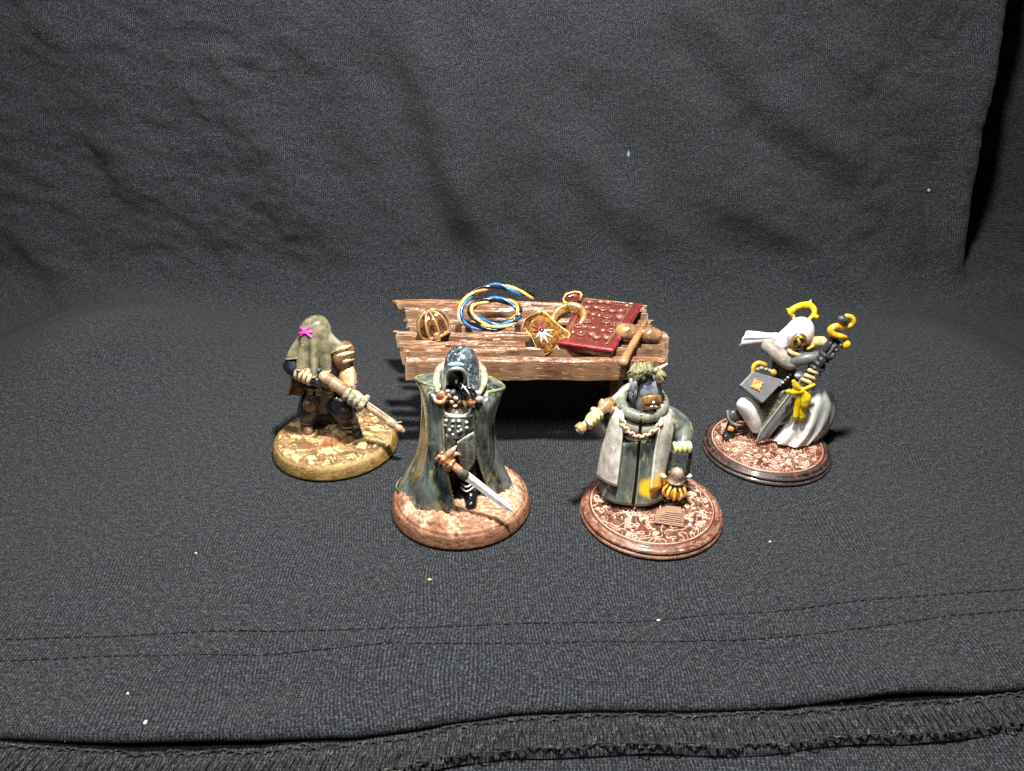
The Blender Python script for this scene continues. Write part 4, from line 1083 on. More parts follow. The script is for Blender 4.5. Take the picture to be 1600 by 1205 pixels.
# opening: keep the part of the shell outside the face hole
def hole(i, j):
    t = i / 39; a = (2 * math.pi * j / 64)
    da = (a - (1.5 * math.pi - 0.32) + math.pi) % (2 * math.pi) - math.pi
    return t > 0.40 and abs(da) < 0.66 * min(1, (t - 0.34) / 0.2)
mb = MB(); mb.add(Hd.reshape(-1, 3), [(i * 64 + j, i * 64 + (j + 1) % 64, (i + 1) * 64 + (j + 1) % 64, (i + 1) * 64 + j) for i in range(39) for j in range(64) if not hole(i, j)])
hood = mb.build('hood', M_HOOD2, f2.root, solid=0.07)
MB().tube([p(700, 600, -0.40), p(699, 588, -0.46), p(703, 579, -0.50), p(713, 576, -0.54), p(723, 579, -0.50), p(727, 590, -0.46), p(724, 604, -0.40)], [0.03, 0.035, 0.045, 0.05, 0.045, 0.035, 0.03], n=8, sub=4).build('brim', M_HOOD2, hood)
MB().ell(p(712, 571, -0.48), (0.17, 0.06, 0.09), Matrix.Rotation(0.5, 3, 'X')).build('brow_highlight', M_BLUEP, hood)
MB().ell(p(711, 586, -0.18), (0.20, 0.16, 0.24)).build('face', M_VOID, f2.root)  # shade inside the hood opening, put in as a black solid
MB().ell(p(713, 597, -0.37), (0.035, 0.04, 0.035), n=6).build('chin', M_BONE, f2.root)
for k, (x1, y1) in enumerate(((722, 612), (728, 616), (734, 618), (738, 622), (741, 614))):
    MB().tube([p(716 + k * 2, 600, -0.42), p(720 + k * 3, 606, -0.52), p(x1, y1 - 2, -0.55), p(x1 + 4, y1 + 5, -0.5)], [0.024, 0.028, 0.028, 0.014], n=6, sub=4).build('hair_lock', M_SILVER if k == 2 else M_BLACKG, f2.root)
for (x_, y_, s_) in ((708, 612, 0.07), (702, 618, 0.08), (712, 622, 0.07), (718, 628, 0.06), (706, 628, 0.07), (711, 634, 0.06), (700, 611, 0.06), (730, 630, 0.06)):
    MB().ell(p(x_, y_, -0.46), (s_ * 0.95, s_ * 0.7, s_ * 0.7), Matrix.Rotation(random.uniform(-1, 1), 3, 'Y'), n=7).build('amulet', (M_SILVER, M_MAIL, M_COPPER, M_BONE)[x_ % 4], f2.root)
# clasps
cl = MB().ell(p(690, 617, -0.44), (0.10, 0.08, 0.10), Matrix.Rotation(0.4, 3, 'Y')).build('clasp', M_COPPER, f2.root)
MB().tube([p(678, 622, -0.44), p(683, 628, -0.5), p(692, 628, -0.52), p(697, 621, -0.5)], [0.03, 0.05, 0.05, 0.03], n=8).build('claw', M_COPPER, cl)
cl = MB().ell(p(737, 628, -0.50), (0.09, 0.08, 0.10)).build('clasp', M_COPPER, f2.root)
MB().ell(p(749, 624, -0.42), (0.08, 0.06, 0.08)).build('pin', M_SILVER, f2.root)
MB().ell(p(747, 614, -0.36), (0.08, 0.06, 0.05)).build('pin', M_SILVER, f2.root)
# sword
a, b = p(693, 716, -0.72), p(804, 801, -1.22)
b.z = max(b.z, TOP1 + 0.06)
d = b - a; n_ = d.cross(Vector((0, -1, 0.5))).normalized(); w_ = d.cross(n_).normalized()
def sg(t, s=0, k=0): return a + d * t + n_ * s + w_ * k
sword = MB().tube([sg(0.0), sg(0.1), sg(0.2), sg(0.29)], [0.075, 0.085, 0.09, 0.06], n=10).build('sword', M_COPPER, f2.root)
outl = [sg(0.28, 0.10), sg(0.9, 0.085), sg(1.0, 0.0), sg(0.9, -0.085), sg(0.28, -0.10)]
mb = MB(); ridge = [sg(0.28, 0, 0.045), sg(0.9, 0, 0.035)]; ridge2 = [sg(0.28, 0, -0.045), sg(0.9, 0, -0.035)]
vs = outl + ridge + ridge2
mb.add(vs, [(0, 1, 6, 5), (1, 2, 6), (2, 3, 6), (3, 4, 5, 6), (0, 7, 8, 1), (1, 8, 2), (2, 8, 3), (3, 8, 7, 4), (0, 5, 4, 7)])
mb.build('blade', M_SILVER, sword, smooth=False, bevel=0.008)
MB().tube([sg(0.26, 0.02), sg(0.30)], [0.11, 0.10], n=10, sub=2).build('blade_collar', M_DARKC, sword)
MB().tube([p(697, 728, -0.72), p(700, 712, -0.76), p(708, 703, -0.74), p(713, 697, -0.70)], [0.05, 0.08, 0.06, 0.015], n=8).build('guard_wing', M_COPPER, sword)
MB().tube([p(703, 714, -0.74), p(712, 709, -0.74), p(720, 711, -0.70)], [0.06, 0.05, 0.012], n=8).build('guard_wing', M_COPPER, sword)
MB().tube([p(694, 722, -0.70), p(696, 731, -0.72), p(702, 735, -0.72)], [0.07, 0.06, 0.03], n=8).build('guard_wing', M_COPPER, sword)
mb = MB(); fist(mb, sg(0.03), d, Vector((-0.2, -0.7, 0.6)), 0.06, 0.045)
mb.build('hand', M_COPPER, f2.root, remesh=0.012, smooth_it=1)
# boots with straps
boot(f2, p(735, 772, -0.28), p(736, 783, -0.62), 0.17, TOP1, M_BLACKG, sole=M_SILVER)
boot(f2, p(708, 768, 0.15), p(706, 774, -0.1), 0.16, TOP1, M_BLACKG)
for y_ in (748, 757, 764):
    c = p(730, y_, -0.42)
    MB().tube([c + Vector((-0.13, 0.04, 0.0)), c + Vector((0, -0.06, -0.02)), c + Vector((0.13, 0.04, 0.02))], 0.026, n=6).build('boot_strap', M_SILVER, f2.root)

# ------------------------------------------------------------------ FIGURE 3: lantern bearer
f3 = Fig('lantern_bearer', 1016, 13.22, 'painted miniature in a long grey robe and white stole holding a lantern', 0.6)
base(f3, 'copper')
M_ROBE = paint('green_grey_robe', rgb(112, 118, 106), rgb(56, 64, 70), rgb(156, 156, 118), scale=3.2, rough=0.5, coat=0.1, edge=rgb(196, 194, 158), edge_amt=0.6, stretch=(1.2, 1.2, 0.5), contrast=0.3, thr=0.6)
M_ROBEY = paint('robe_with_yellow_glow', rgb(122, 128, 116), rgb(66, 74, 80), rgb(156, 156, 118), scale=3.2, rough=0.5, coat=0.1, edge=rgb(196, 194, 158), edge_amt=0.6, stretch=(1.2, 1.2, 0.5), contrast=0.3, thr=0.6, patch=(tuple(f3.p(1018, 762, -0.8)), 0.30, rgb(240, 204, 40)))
M_STOLE = paint('white_stole', rgb(226, 220, 208), rgb(176, 170, 160), rgb(244, 240, 230), scale=5, rough=0.55, edge=rgb(250, 246, 236), edge_amt=0.6)
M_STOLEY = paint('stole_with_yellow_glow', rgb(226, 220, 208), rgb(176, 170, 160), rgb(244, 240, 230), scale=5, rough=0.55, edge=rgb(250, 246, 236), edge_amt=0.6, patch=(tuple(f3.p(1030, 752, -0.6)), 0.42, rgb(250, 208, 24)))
M_YELLOW = paint('yellow_glow_paint', rgb(246, 206, 30), rgb(196, 170, 60), rgb(255, 226, 60), scale=5, rough=0.5)
M_FUR = paint('pale_fur', rgb(152, 146, 108), rgb(90, 86, 68), rgb(192, 184, 140), scale=9, rough=0.65, spec=0.2)
M_BLUEGREY = paint('blue_grey_mask', rgb(134, 140, 150), rgb(84, 88, 104), rgb(140, 84, 76), scale=6, rough=0.4, coat=0.2, edge=rgb(186, 190, 190), edge_amt=0.5, thr=0.64)
M_MASK = paint('bronze_mask', rgb(188, 132, 66), rgb(110, 66, 24), rgb(240, 200, 130), scale=8, rough=0.3, metal=0.3, coat=0.4, edge=rgb(255, 226, 160), edge_amt=0.6)
M_PALEGLOVE = paint('pale_yellow_glove', rgb(234, 228, 160), rgb(186, 178, 116), rgb(250, 246, 206), scale=9, rough=0.5, edge=rgb(255, 252, 214), edge_amt=0.7)
M_IRON = paint('black_iron', rgb(40, 40, 42), rgb(18, 18, 20), rgb(96, 92, 88), scale=8, rough=0.35, coat=0.3)
M_AMBER = paint('amber_glass', rgb(216, 146, 20), rgb(120, 62, 8), rgb(255, 210, 60), scale=6, rough=0.12, coat=1.0, bump=0.05)
M_BRASS = paint('bright_brass', rgb(250, 206, 110), rgb(214, 150, 50), rgb(255, 238, 180), scale=8, rough=0.28, coat=0.4)
M_LIDM = paint('pale_bronze_cap', rgb(176, 152, 132), rgb(112, 88, 72), rgb(240, 226, 206), scale=6, rough=0.25, coat=0.5)
M_PAGE = paint('parchment_pages', rgb(92, 66, 52), rgb(48, 33, 27), rgb(150, 114, 90), scale=7, rough=0.5, edge=rgb(220, 182, 148), edge_amt=0.7)
p = f3.p
def robe_fold(th, t):
    k = max(0, t) ** 1.3
    return 0.05 * k * np.cos(th * 9 + 1.0) + 0.02 * k * np.cos(th * 14 + 0.3)
mb = MB()
f3.ringloft(mb, [(986, 1024, 632, 0.05, 0.26), (968, 1042, 645, 0.02, 0.40), (956, 1054, 664, 0.0, 0.50), (948, 1050, 690, 0.0, 0.56), (942, 1042, 720, 0.0, 0.62), (937, 1040, 745, -0.02, 0.68), (936, 1038, 762, -0.05, 0.70), (937, 1036, 767, -0.05, 0.66)], 72, 60, robe_fold)
# both arms belong to the same body
mb.tube([p(968, 652, 0.05), p(944, 672, 0.05), p(930, 664, -0.15), p(927, 656, -0.3)], [0.24, 0.21, 0.17, 0.12], n=14)
mb.tube([p(1044, 652, 0.0), p(1062, 668, -0.05), p(1068, 682, -0.25), p(1066, 692, -0.42)], [0.26, 0.28, 0.22, 0.15], n=14)
mb.build('robe', M_ROBE, f3.root, remesh=0.028, smooth_it=2)
# two skirt panels standing proud, leaving a black split between them
MB().tube([p(998, 690, -0.60), p(994, 735, -0.68), p(989, 786, -0.80)], [0.035, 0.035, 0.04], n=6, sub=5).build('split', M_VOID, f3.root)
def panel(cols, name, mat, th=0.05, n=20, m=20):
    return MB().grid(loft(cols, n, m)).build(name, mat, f3.root, solid=th)
panel([[p(966, 690, -0.50), p(982, 692, -0.60), p(996, 692, -0.61)], [p(958, 740, -0.60), p(976, 744, -0.70), p(992, 744, -0.72)], [p(940, 776, -0.62), p(962, 786, -0.80), p(986, 789, -0.86)]], 'skirt_panel', M_ROBE)
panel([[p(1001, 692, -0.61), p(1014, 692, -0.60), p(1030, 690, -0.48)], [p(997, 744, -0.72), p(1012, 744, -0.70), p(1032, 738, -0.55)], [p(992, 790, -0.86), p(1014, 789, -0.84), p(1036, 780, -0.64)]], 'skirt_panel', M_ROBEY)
# stole: left band and right band, each hanging over the chest
panel([[p(974, 634, -0.24), p(964, 636, -0.10), p(955, 642, 0.10)], [p(974, 664, -0.52), p(961, 662, -0.36), p(949, 664, 0.0)], [p(970, 710, -0.66), p(954, 706, -0.50), p(940, 700, -0.1)], [p(964, 760, -0.80), p(948, 754, -0.62), p(933, 744, -0.18)]], 'stole_band', M_STOLE, 0.07, 30, 20)
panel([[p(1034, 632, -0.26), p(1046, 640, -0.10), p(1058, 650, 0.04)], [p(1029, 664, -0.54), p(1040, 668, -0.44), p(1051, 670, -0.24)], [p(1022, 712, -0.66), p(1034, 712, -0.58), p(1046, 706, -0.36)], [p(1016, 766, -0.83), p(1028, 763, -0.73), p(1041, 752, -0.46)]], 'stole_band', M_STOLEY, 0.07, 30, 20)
# collar: two thick rolls, open at the zip
def ringpts(cx, cy, dy, rxpx, ry, n=18, gap=0.12, tilt=0.0):
    c = p(cx, cy, dy); rx = f3.r(rxpx, dy)
    return [c + Vector((rx * math.cos(a), ry * math.sin(a), tilt * math.sin(a))) for a in np.linspace(-math.pi / 2 + gap, 1.5 * math.pi - gap, n)]
MB().tube(ringpts(1003, 628, 0.0, 33, 0.46, tilt=0.12), 0.13, n=12, sub=3).build('collar', M_ROBE, f3.root)
MB().tube(ringpts(1003, 646, 0.0, 35, 0.48, tilt=0.12), 0.14, n=12, sub=3).build('collar', M_ROBE, f3.root)
MB().tube(ringpts(1003, 663, 0.0, 36, 0.48, tilt=0.1), 0.12, n=12, sub=3).build('collar', M_ROBE, f3.root)
MB().tube([p(1002, 646, -0.50), p(1001, 662, -0.56), p(1000, 678, -0.60)], 0.04, n=6).build('zip', M_VOID, f3.root)
MB().ell(p(1002, 648, -0.62), 0.035, n=6).build('zip_pull', M_SILVER, f3.root)
# chain of links
ch = catmull(np.array([tuple(q) for q in (p(970, 652, -0.42), p(976, 668, -0.58), p(987, 679, -0.68), p(1000, 683, -0.70), p(1014, 679, -0.68), p(1027, 668, -0.58), p(1035, 652, -0.40))]), 17)
for i in range(16):
    a, b = Vector(ch[i]), Vector(ch[i + 1]); d = (b - a); c = (a + b) / 2; dn = d.normalized()
    s = dn.cross(Vector((0, 1, 0.3))).normalized() if i % 2 else dn.cross(Vector((0.3, 0.6, 1))).normalized()
    L_ = d.length * 0.66
    MB().tube([c + dn * L_ * math.cos(t) + s * 0.055 * math.sin(t) for t in np.linspace(0, 2 * math.pi, 8, endpoint=False)], 0.028, n=6, sub=2, closed=True).build('chain_link', M_COPPER, f3.root)
# head: tall hooded beast mask, fur crest, bronze face plate
mb = MB()
f3.ringloft(mb, [(1000, 1012, 574, 0.05, 0.08), (990, 1026, 580, 0.05, 0.24), (984, 1032, 596, 0.05, 0.33), (983, 1035, 612, 0.02, 0.36), (984, 1036, 628, 0.0, 0.36), (990, 1030, 642, 0.0, 0.32)], 32, 26)
mb.ell(p(1014, 611, -0.16), (0.28, 0.2, 0.3))
head = mb.build('head', M_BLUEGREY, f3.root, remesh=0.025, smooth_it=3)
mp_ = loft([[p(1004, 621, -0.36), p(1016, 618, -0.46), p(1030, 618, -0.30)], [p(1003, 630, -0.40), p(1016, 628, -0.52), p(1032, 627, -0.32)], [p(1003, 640, -0.38), p(1014, 639, -0.48), p(1030, 638, -0.30)]], 12, 14)
mk = MB().grid(mp_).build('face_plate', M_MASK, head, solid=0.07)
MB().ell(p(1021, 629, -0.53), 0.035, n=6).build('eye', M_BONE, mk)
MB().tube([p(1008, 633, -0.50), p(1014, 631, -0.54), p(1018, 633, -0.52)], 0.022, n=6).build('eye_slit', M_VOID, mk)
MB().tube([p(1010, 637, -0.50), p(1019, 635, -0.54), p(1026, 636, -0.46)], 0.02, n=6).build('mouth_slit', M_BONE, mk)
rr_ = random.Random(3)
crest = MB()
for (x_, y_, wx, wy, n_k, lean) in ((998, 582, 15, 9, 130, -0.5), (1014, 578, 8, 5, 40, 0.1), (1031, 588, 6, 8, 60, 0.5)):
    for k in range(n_k):
        a_ = rr_.uniform(0, 2 * math.pi); q_ = math.sqrt(rr_.random())
        ox, oy = q_ * math.cos(a_), q_ * math.sin(a_)
        s_ = p(x_ + wx * ox, y_ + wy * oy, -0.16 - 0.16 * (1 - ox * ox) + 0.1 * (oy < -0.4))
        dr = Vector((lean * 0.7 + 0.5 * ox + rr_.uniform(-0.2, 0.2), -0.35, -0.75)).normalized()
        L_ = rr_.uniform(0.10, 0.17)
        crest.tube([s_ - dr * L_ * 0.45 + Vector((0, 0.09, 0.0)), s_ + Vector((0, -0.01, 0.01)), s_ + dr * L_ * 0.4, s_ + dr * L_ * 0.75 + Vector((0, 0.04, 0))], [0.018, 0.026, 0.022, 0.006], n=5, sub=2)
crest.ell(p(1000, 581, -0.02), (0.2, 0.18, 0.13)); crest.ell(p(1029, 588, -0.03), (0.10, 0.13, 0.12))
o = crest.build('fur_crest', M_FUR, head)
tuft = MB()
for k in range(16):
    x_ = rr_.uniform(985, 994); y_ = rr_.uniform(596, 612); s_ = p(x_, y_, -0.34)
    tuft.tube([s_ + Vector((0, 0.08, 0.05)), s_, s_ + Vector((rr_.uniform(-0.05, 0.05), -0.03, -0.17))], [0.03, 0.03, 0.008], n=5, sub=2)
tuft.build('cheek_tuft', M_BLUEGREY, head)
MB().tube([p(1018, 582, -0.1), p(1030, 576, -0.08), p(1042, 569, -0.05)], [0.05, 0.045, 0.025], n=8).build('horn', M_BONE, head)
MB().tube([p(1030, 592, -0.1), p(1036, 588, -0.1), p(1034, 580, -0.1)], [0.07, 0.08, 0.03], n=8).build('ear', M_FUR, head)
# shoulder weapon
a, b = p(905, 671, -0.55), p(987, 600, 0.35)
d = b - a
def wg(t): return a + d * t
staff = MB().tube([wg(0.0), wg(0.3), wg(0.7), wg(1.0)], [0.075, 0.075, 0.07, 0.06], n=12).build('shouldered_weapon', M_SILVER, f3.root)
MB().tube([wg(-0.02), wg(0.07)], [0.125, 0.12], n=10, sub=2, cap=False).build('pommel', M_MASK, staff)
MB().tube([wg(0.42), wg(0.47), wg(0.56), wg(0.6)], [0.12, 0.14, 0.14, 0.11], n=10).build('wrap', M_HWOOD, staff)
MB().box(wg(0.51), (0.34, 0.2, 0.16), Matrix.Rotation(0.5, 3, 'Y')).build('guard_block', M_COPPER, staff, bevel=0.03)
mb = MB(); fist(mb, wg(0.24), d, Vector((-0.35, -0.5, 0.75)), 0.075, 0.047)
mb.build('hand', M_PALEGLOVE, f3.root, remesh=0.011, smooth_it=1)
# lantern hand and lantern
hc = p(1065, 700, -0.62)
mb = MB(); fist(mb, hc, Vector((1, 0.1, 0.0)), Vector((0, 0.35, 0.9)), 0.05, 0.046)
mb.build('hand', M_PALEGLOVE, f3.root, remesh=0.011, smooth_it=1)
lc = p(1056, 745, -0.72)
lan = MB().tube([p(1040, 746, -0.72), p(1046, 720, -0.68), p(1050, 706, -0.64), p(1065, 703, -0.62), p(1078, 706, -0.64), p(1077, 720, -0.68), p(1073, 746, -0.72)], 0.042, n=8, sub=5).build('lantern', M_IRON, f3.root)
capc = p(1057, 743, -0.72)
pr = catmull(np.array([(0.03, 0.20), (0.11, 0.17), (0.15, 0.08), (0.155, 0.0), (0.16, -0.08), (0.19, -0.14), (0.13, -0.16)]), 22)
MB().lathe([tuple(q) for q in pr], capc, n=32).build('cap', M_LIDM, lan)
for s in (-1, 1):
    MB().ell(capc + Vector((s * 0.27, 0, -0.02)), (0.075, 0.06, 0.06), n=7).build('hinge', M_BONE, lan)
gc = p(1053, 768, -0.72)
MB().ell(gc + Vector((0, 0, 0.0)), (0.20, 0.20, 0.18)).build('amber_globe', M_AMBER, lan)
for k in range(10):
    a_ = 2 * math.pi * k / 10 + 0.15
    e = Vector((math.cos(a_), math.sin(a_), 0))
    MB().tube([gc + e * 0.15 + Vector((0, 0, 0.2)), gc + e * 0.235 + Vector((0, 0, 0.10)), gc + e * 0.245 + Vector((0, 0, -0.01)), gc + e * 0.19 + Vector((0, 0, -0.10))], [0.032, 0.036, 0.036, 0.028], n=6).build('cage_bar', M_BRASS, lan)
# open book lying on the base
bc = p(1046, 812, -1.18); bc.z = TOP3 + 0.01
Rb = Matrix.Rotation(math.radians(-14), 3, 'Z')
bookp = MB().box(bc + Vector((0, 0, 0.02)), (0.62, 0.44, 0.05), Rb).build('fallen_book', M_PAGE, f3.root, smooth=False, bevel=0.015)
for k in range(6):
    s = 1 - k * 0.085
    MB().box(bc + Rb @ Vector((0.012 * k, 0.018 * k, 0.055 + 0.03 * k)), (0.58 * s, 0.40 * s, 0.028), Rb @ Matrix.Rotation(math.radians(rr_.uniform(-4, 4)), 3, 'Z')).build('page_block', M_PAGE, bookp, smooth=False, bevel=0.008)

# ------------------------------------------------------------------ FIGURE 4: kneeling penitent
f4 = Fig('kneeling_penitent', 1195, 15.8, 'painted miniature kneeling in white hood and skirt with a yellow halo', 0.45)
base(f4, 'dark')
M_PURE = paint('bright_white', rgb(228, 223, 228), rgb(196, 190, 198), scale=6, rough=0.5, edge=rgb(255, 252, 252), edge_amt=0.6)
M_SKIRT = paint('dirty_white_skirt', rgb(232, 232, 228), rgb(196, 198, 190), rgb(160, 152, 116), scale=3.4, rough=0.5, coat=0.1, edge=rgb(250, 250, 244), edge_amt=0.5, thr=0.66)
M_OLIVE = paint('grey_olive_cloth', rgb(128, 126, 108), rgb(78, 76, 64), rgb(178, 172, 146), scale=5, rough=0.5, edge=rgb(190, 186, 160), edge_amt=0.5)
M_SLEEVE = paint('stone_sleeve', rgb(140, 133, 120), rgb(88, 82, 74), rgb(186, 180, 166), scale=5, rough=0.5, edge=rgb(222, 216, 200), edge_amt=0.6)
M_GREYP = paint('dark_grey_paint', rgb(54, 56, 62), rgb(26, 28, 32), rgb(92, 94, 100), scale=6, rough=0.4, coat=0.2, edge=rgb(176, 176, 176), edge_amt=0.7)
M_BRIGHTY = paint('bright_yellow', rgb(240, 214, 22), rgb(206, 170, 14), rgb(255, 232, 70), scale=6, rough=0.45, coat=0.15)
M_OCHY = paint('ochre_yellow', rgb(236, 192, 50), rgb(184, 134, 26), rgb(252, 222, 110), scale=6, rough=0.4, coat=0.2)
M_TAN2 = paint('tan_wrap', rgb(216, 196, 146), rgb(160, 136, 92), scale=8, rough=0.5)
M_FACE = paint('dark_gold_face', rgb(140, 108, 50), rgb(66, 48, 22), rgb(226, 186, 60), scale=7, rough=0.3, metal=0.3, coat=0.5, edge=rgb(236, 206, 120), edge_amt=0.6)
M_ORANGE = paint('orange_emblem', rgb(246, 176, 96), rgb(214, 120, 50), rgb(255, 222, 150), scale=9, rough=0.45)
p = f4.p
# body: torso leaning to the sword, both arms, thighs and shins
mb = MB()
mb.tube([p(1226, 612, 0.12), p(1224, 590, 0.08), p(1226, 568, 0.0), p(1232, 552, -0.05)], [0.30, 0.28, 0.30, 0.24], n=16)
mb.ell(p(1247, 530, -0.12), (0.24, 0.26, 0.3))
mb.tube([p(1240, 605, 0.0), p(1268, 628, -0.2), p(1270, 662, -0.2), p(1268, 688, -0.15)], [0.22, 0.17, 0.14, 0.13], n=12)
mb.tube([p(1215, 612, 0.1), p(1185, 640, 0.0), p(1160, 650, 0.25)], [0.24, 0.2, 0.15], n=12)
mb.build('body', M_DARKC, f4.root, remesh=0.03, smooth_it=2)
mb = MB(); mb.tube([p(1200, 541, 0.0), p(1216, 554, -0.18), p(1233, 566, -0.32), p(1243, 566, -0.4)], [0.17, 0.19, 0.19, 0.15], n=14)
mb.build('upper_sleeve', M_SLEEVE, f4.root)
MB().tube([p(1238, 565, -0.36), p(1256, 561, -0.48), p(1276, 558, -0.52), p(1292, 557, -0.5)], [0.16, 0.16, 0.15, 0.11], n=12).build('forearm', M_GREYP, f4.root)
MB().tube([p(1262, 540, -0.05), p(1272, 536, -0.2), p(1284, 534, -0.4)], [0.17, 0.16, 0.13], n=12).build('far_forearm', M_TAN2, f4.root)
MB().tube([p(1268, 574, -0.3), p(1278, 566, -0.42), p(1292, 558, -0.5)], [0.10, 0.11, 0.10], n=10).build('gauntlet_cuff', M_GREYP, f4.root)
# hood and flying tail
mb = MB()
mb.ell(p(1249, 520, -0.05), (0.33, 0.36, 0.40), Matrix.Rotation(0.25, 3, 'Y'))
mb.tube([p(1240, 524, 0.05), p(1226, 532, 0.08), p(1212, 541, 0.05), p(1205, 538, 0.1)], [0.30, 0.24, 0.2, 0.12], n=14)
hood4 = mb.build('hood', M_PURE, f4.root, remesh=0.025, smooth_it=4)
tl = loft([[p(1216, 521, 0.10), p(1214, 528, 0.0), p(1216, 538, 0.05)], [p(1201, 522, 0.18), p(1201, 527, 0.06), p(1202, 534, 0.13)], [p(1184, 518, 0.26), p(1185, 528, 0.12), p(1187, 537, 0.21)], [p(1167, 517, 0.34), p(1160, 529, 0.22), p(1155, 542, 0.30)]], 24, 24)
tl[:, :, 1] += 0.025 * np.sin(np.linspace(0, 14, 24))[None, :] * np.linspace(0.2, 1, 24)[:, None]
MB().grid(tl).build('hood_tail', M_PURE, hood4, solid=0.09, subsurf=1)
fc = MB().ell(p(1248, 534, -0.34), (0.21, 0.12, 0.25), Matrix.Rotation(0.3, 3, 'Y')).build('face', M_FACE, f4.root)
MB().ell(p(1251, 527, -0.47), (0.045, 0.03, 0.03), n=6).build('brow_gem', M_BRIGHTY, fc)
MB().tube([p(1247, 530, -0.46), p(1249, 535, -0.50), p(1248, 539, -0.48)], [0.03, 0.04, 0.03], n=6).build('nose', M_FACE, fc)
MB().tube([p(1241, 533, -0.45), p(1244, 532, -0.47)], 0.022, n=6).build('eye_slit', M_VOID, fc)
MB().tube([p(1253, 532, -0.46), p(1257, 531, -0.44)], 0.022, n=6).build('eye_slit', M_VOID, fc)
MB().tube([p(1244, 542, -0.46), p(1249, 543, -0.48), p(1253, 541, -0.46)], 0.018, n=6).build('mouth_slit', M_VOID, fc)
MB().tube([p(1233, 548, -0.36), p(1240, 553, -0.42), p(1250, 554, -0.42)], [0.05, 0.06, 0.05], n=8).build('neck_scarf', M_TAN2, f4.root)
# halo
hal = MB().tube([p(1240, 494, 0.12), p(1234, 487, 0.13), p(1246, 479, 0.20), p(1262, 476, 0.25), p(1271, 482, 0.2), p(1272, 491, 0.12), p(1266, 497, 0.05)], [0.04, 0.06, 0.07, 0.075, 0.07, 0.06, 0.045], n=10, sub=5).build('halo', M_BRIGHTY, f4.root)
MB().tube([p(1240, 484, 0.15), p(1236, 486, 0.14), p(1230, 483, 0.15)], [0.06, 0.075, 0.02], n=8).build('halo_point', M_BRIGHTY, hal)
MB().tube([p(1259, 478, 0.23), p(1264, 476, 0.25), p(1267, 469, 0.27)], [0.06, 0.07, 0.015], n=8).build('halo_point', M_BRIGHTY, hal)
MB().tube([p(1271, 494, 0.1), p(1276, 495, 0.08)], [0.05, 0.055], n=8).build('halo_point', M_BRIGHTY, hal)
MB().tube([p(1241, 500, 0.08), p(1239, 493, 0.12)], [0.05, 0.035], n=8).build('halo_stem', M_TAN2, hal)
MB().tube([p(1262, 502, 0.02), p(1267, 497, 0.05)], [0.05, 0.035], n=8).build('halo_stem', M_TAN2, hal)
# sword planted point down, serpent hilt
a, b = p(1312, 528, -0.62), p(1184, 690, -0.62)
b.z = TOP3 + 0.03
d = (b - a)
nrm = d.cross(Vector((0, 1, 0))).normalized()
def sg4(t, s=0.0, k=0.0): return a + d * t + nrm * s + Vector((0, k, 0))
sw4 = MB().tube([sg4(0.06), sg4(0.2), sg4(0.36)], [0.065, 0.07, 0.07], n=10).build('planted_sword', M_GREYP, f4.root)
mb = MB(); t0, t1 = 0.36, 0.92
vs = [sg4(t0, 0.17), sg4(t1, 0.16), sg4(1.0, -0.03), sg4(t1, -0.16), sg4(t0, -0.17), sg4(t0, 0, -0.09), sg4(t1, 0, -0.08), sg4(t0, 0, 0.06), sg4(t1, 0, 0.05)]
mb.add(vs, [(0, 1, 6, 5), (1, 2, 6), (2, 3, 6), (3, 4, 5, 6), (0, 7, 8, 1), (1, 8, 2), (2, 8, 3), (3, 8, 7, 4), (0, 5, 4, 7)])
mb.build('blade', M_GREYP, sw4, smooth=False, bevel=0.015)
MB().tube([sg4(0.46, -0.155, -0.02), sg4(0.7, -0.15, -0.02), sg4(0.9, -0.14, -0.02), sg4(0.98, -0.06, -0.01)], 0.022, n=6).build('blade_edge', M_SLEEVE, sw4)
for t in (0.30, 0.345, 0.385):
    MB().tube([sg4(t, -0.15, -0.06), sg4(t - 0.01, 0, -0.13), sg4(t, 0.15, -0.06)], 0.05, n=8).build('tan_wrap', M_TAN2, sw4)
snake = [p(1320, 536, -0.62), p(1321, 528, -0.62), p(1314, 526, -0.66), p(1303, 523, -0.66), p(1298, 516, -0.64), p(1306, 510, -0.62), p(1322, 511, -0.60), p(1332, 505, -0.6), p(1331, 497, -0.6), p(1323, 494, -0.62)]
sn = MB().tube(snake, [0.03, 0.05, 0.07, 0.08, 0.085, 0.08, 0.075, 0.075, 0.07, 0.06], n=10, sub=5).build('serpent_hilt', M_OCHY, sw4)
MB().ell(p(1318, 499, -0.64), (0.13, 0.10, 0.09), Matrix.Rotation(0.4, 3, 'Y')).build('serpent_head', M_GREYP, f4.root)
MB().ell(p(1321, 539, -0.62), (0.12, 0.08, 0.12)).build('pommel_disc', M_BRIGHTY, sw4)
mb = MB(); fist(mb, sg4(0.10), d, Vector((-0.6, 0.1, 0.6)), 0.07, 0.058)
mb.build('hand', M_GREYP, f4.root, remesh=0.011, smooth_it=1)
mb = MB(); fist(mb, sg4(0.21), d, Vector((-0.5, -0.5, -0.2)), 0.07, 0.056)
mb.build('hand', M_GREYP, f4.root, remesh=0.011, smooth_it=1)
MB().tube([p(1263, 545, -0.5), p(1270, 541, -0.52)], 0.035, n=6).build('yellow_cuff', M_OCHY, f4.root)
MB().ell(p(1301, 549, -0.58), (0.06, 0.05, 0.05), n=6).build('yellow_stud', M_OCHY, f4.root)
MB().ell(p(1249, 586, -0.45), (0.12, 0.06, 0.1), n=8).build('white_cloth', M_PURE, f4.root)
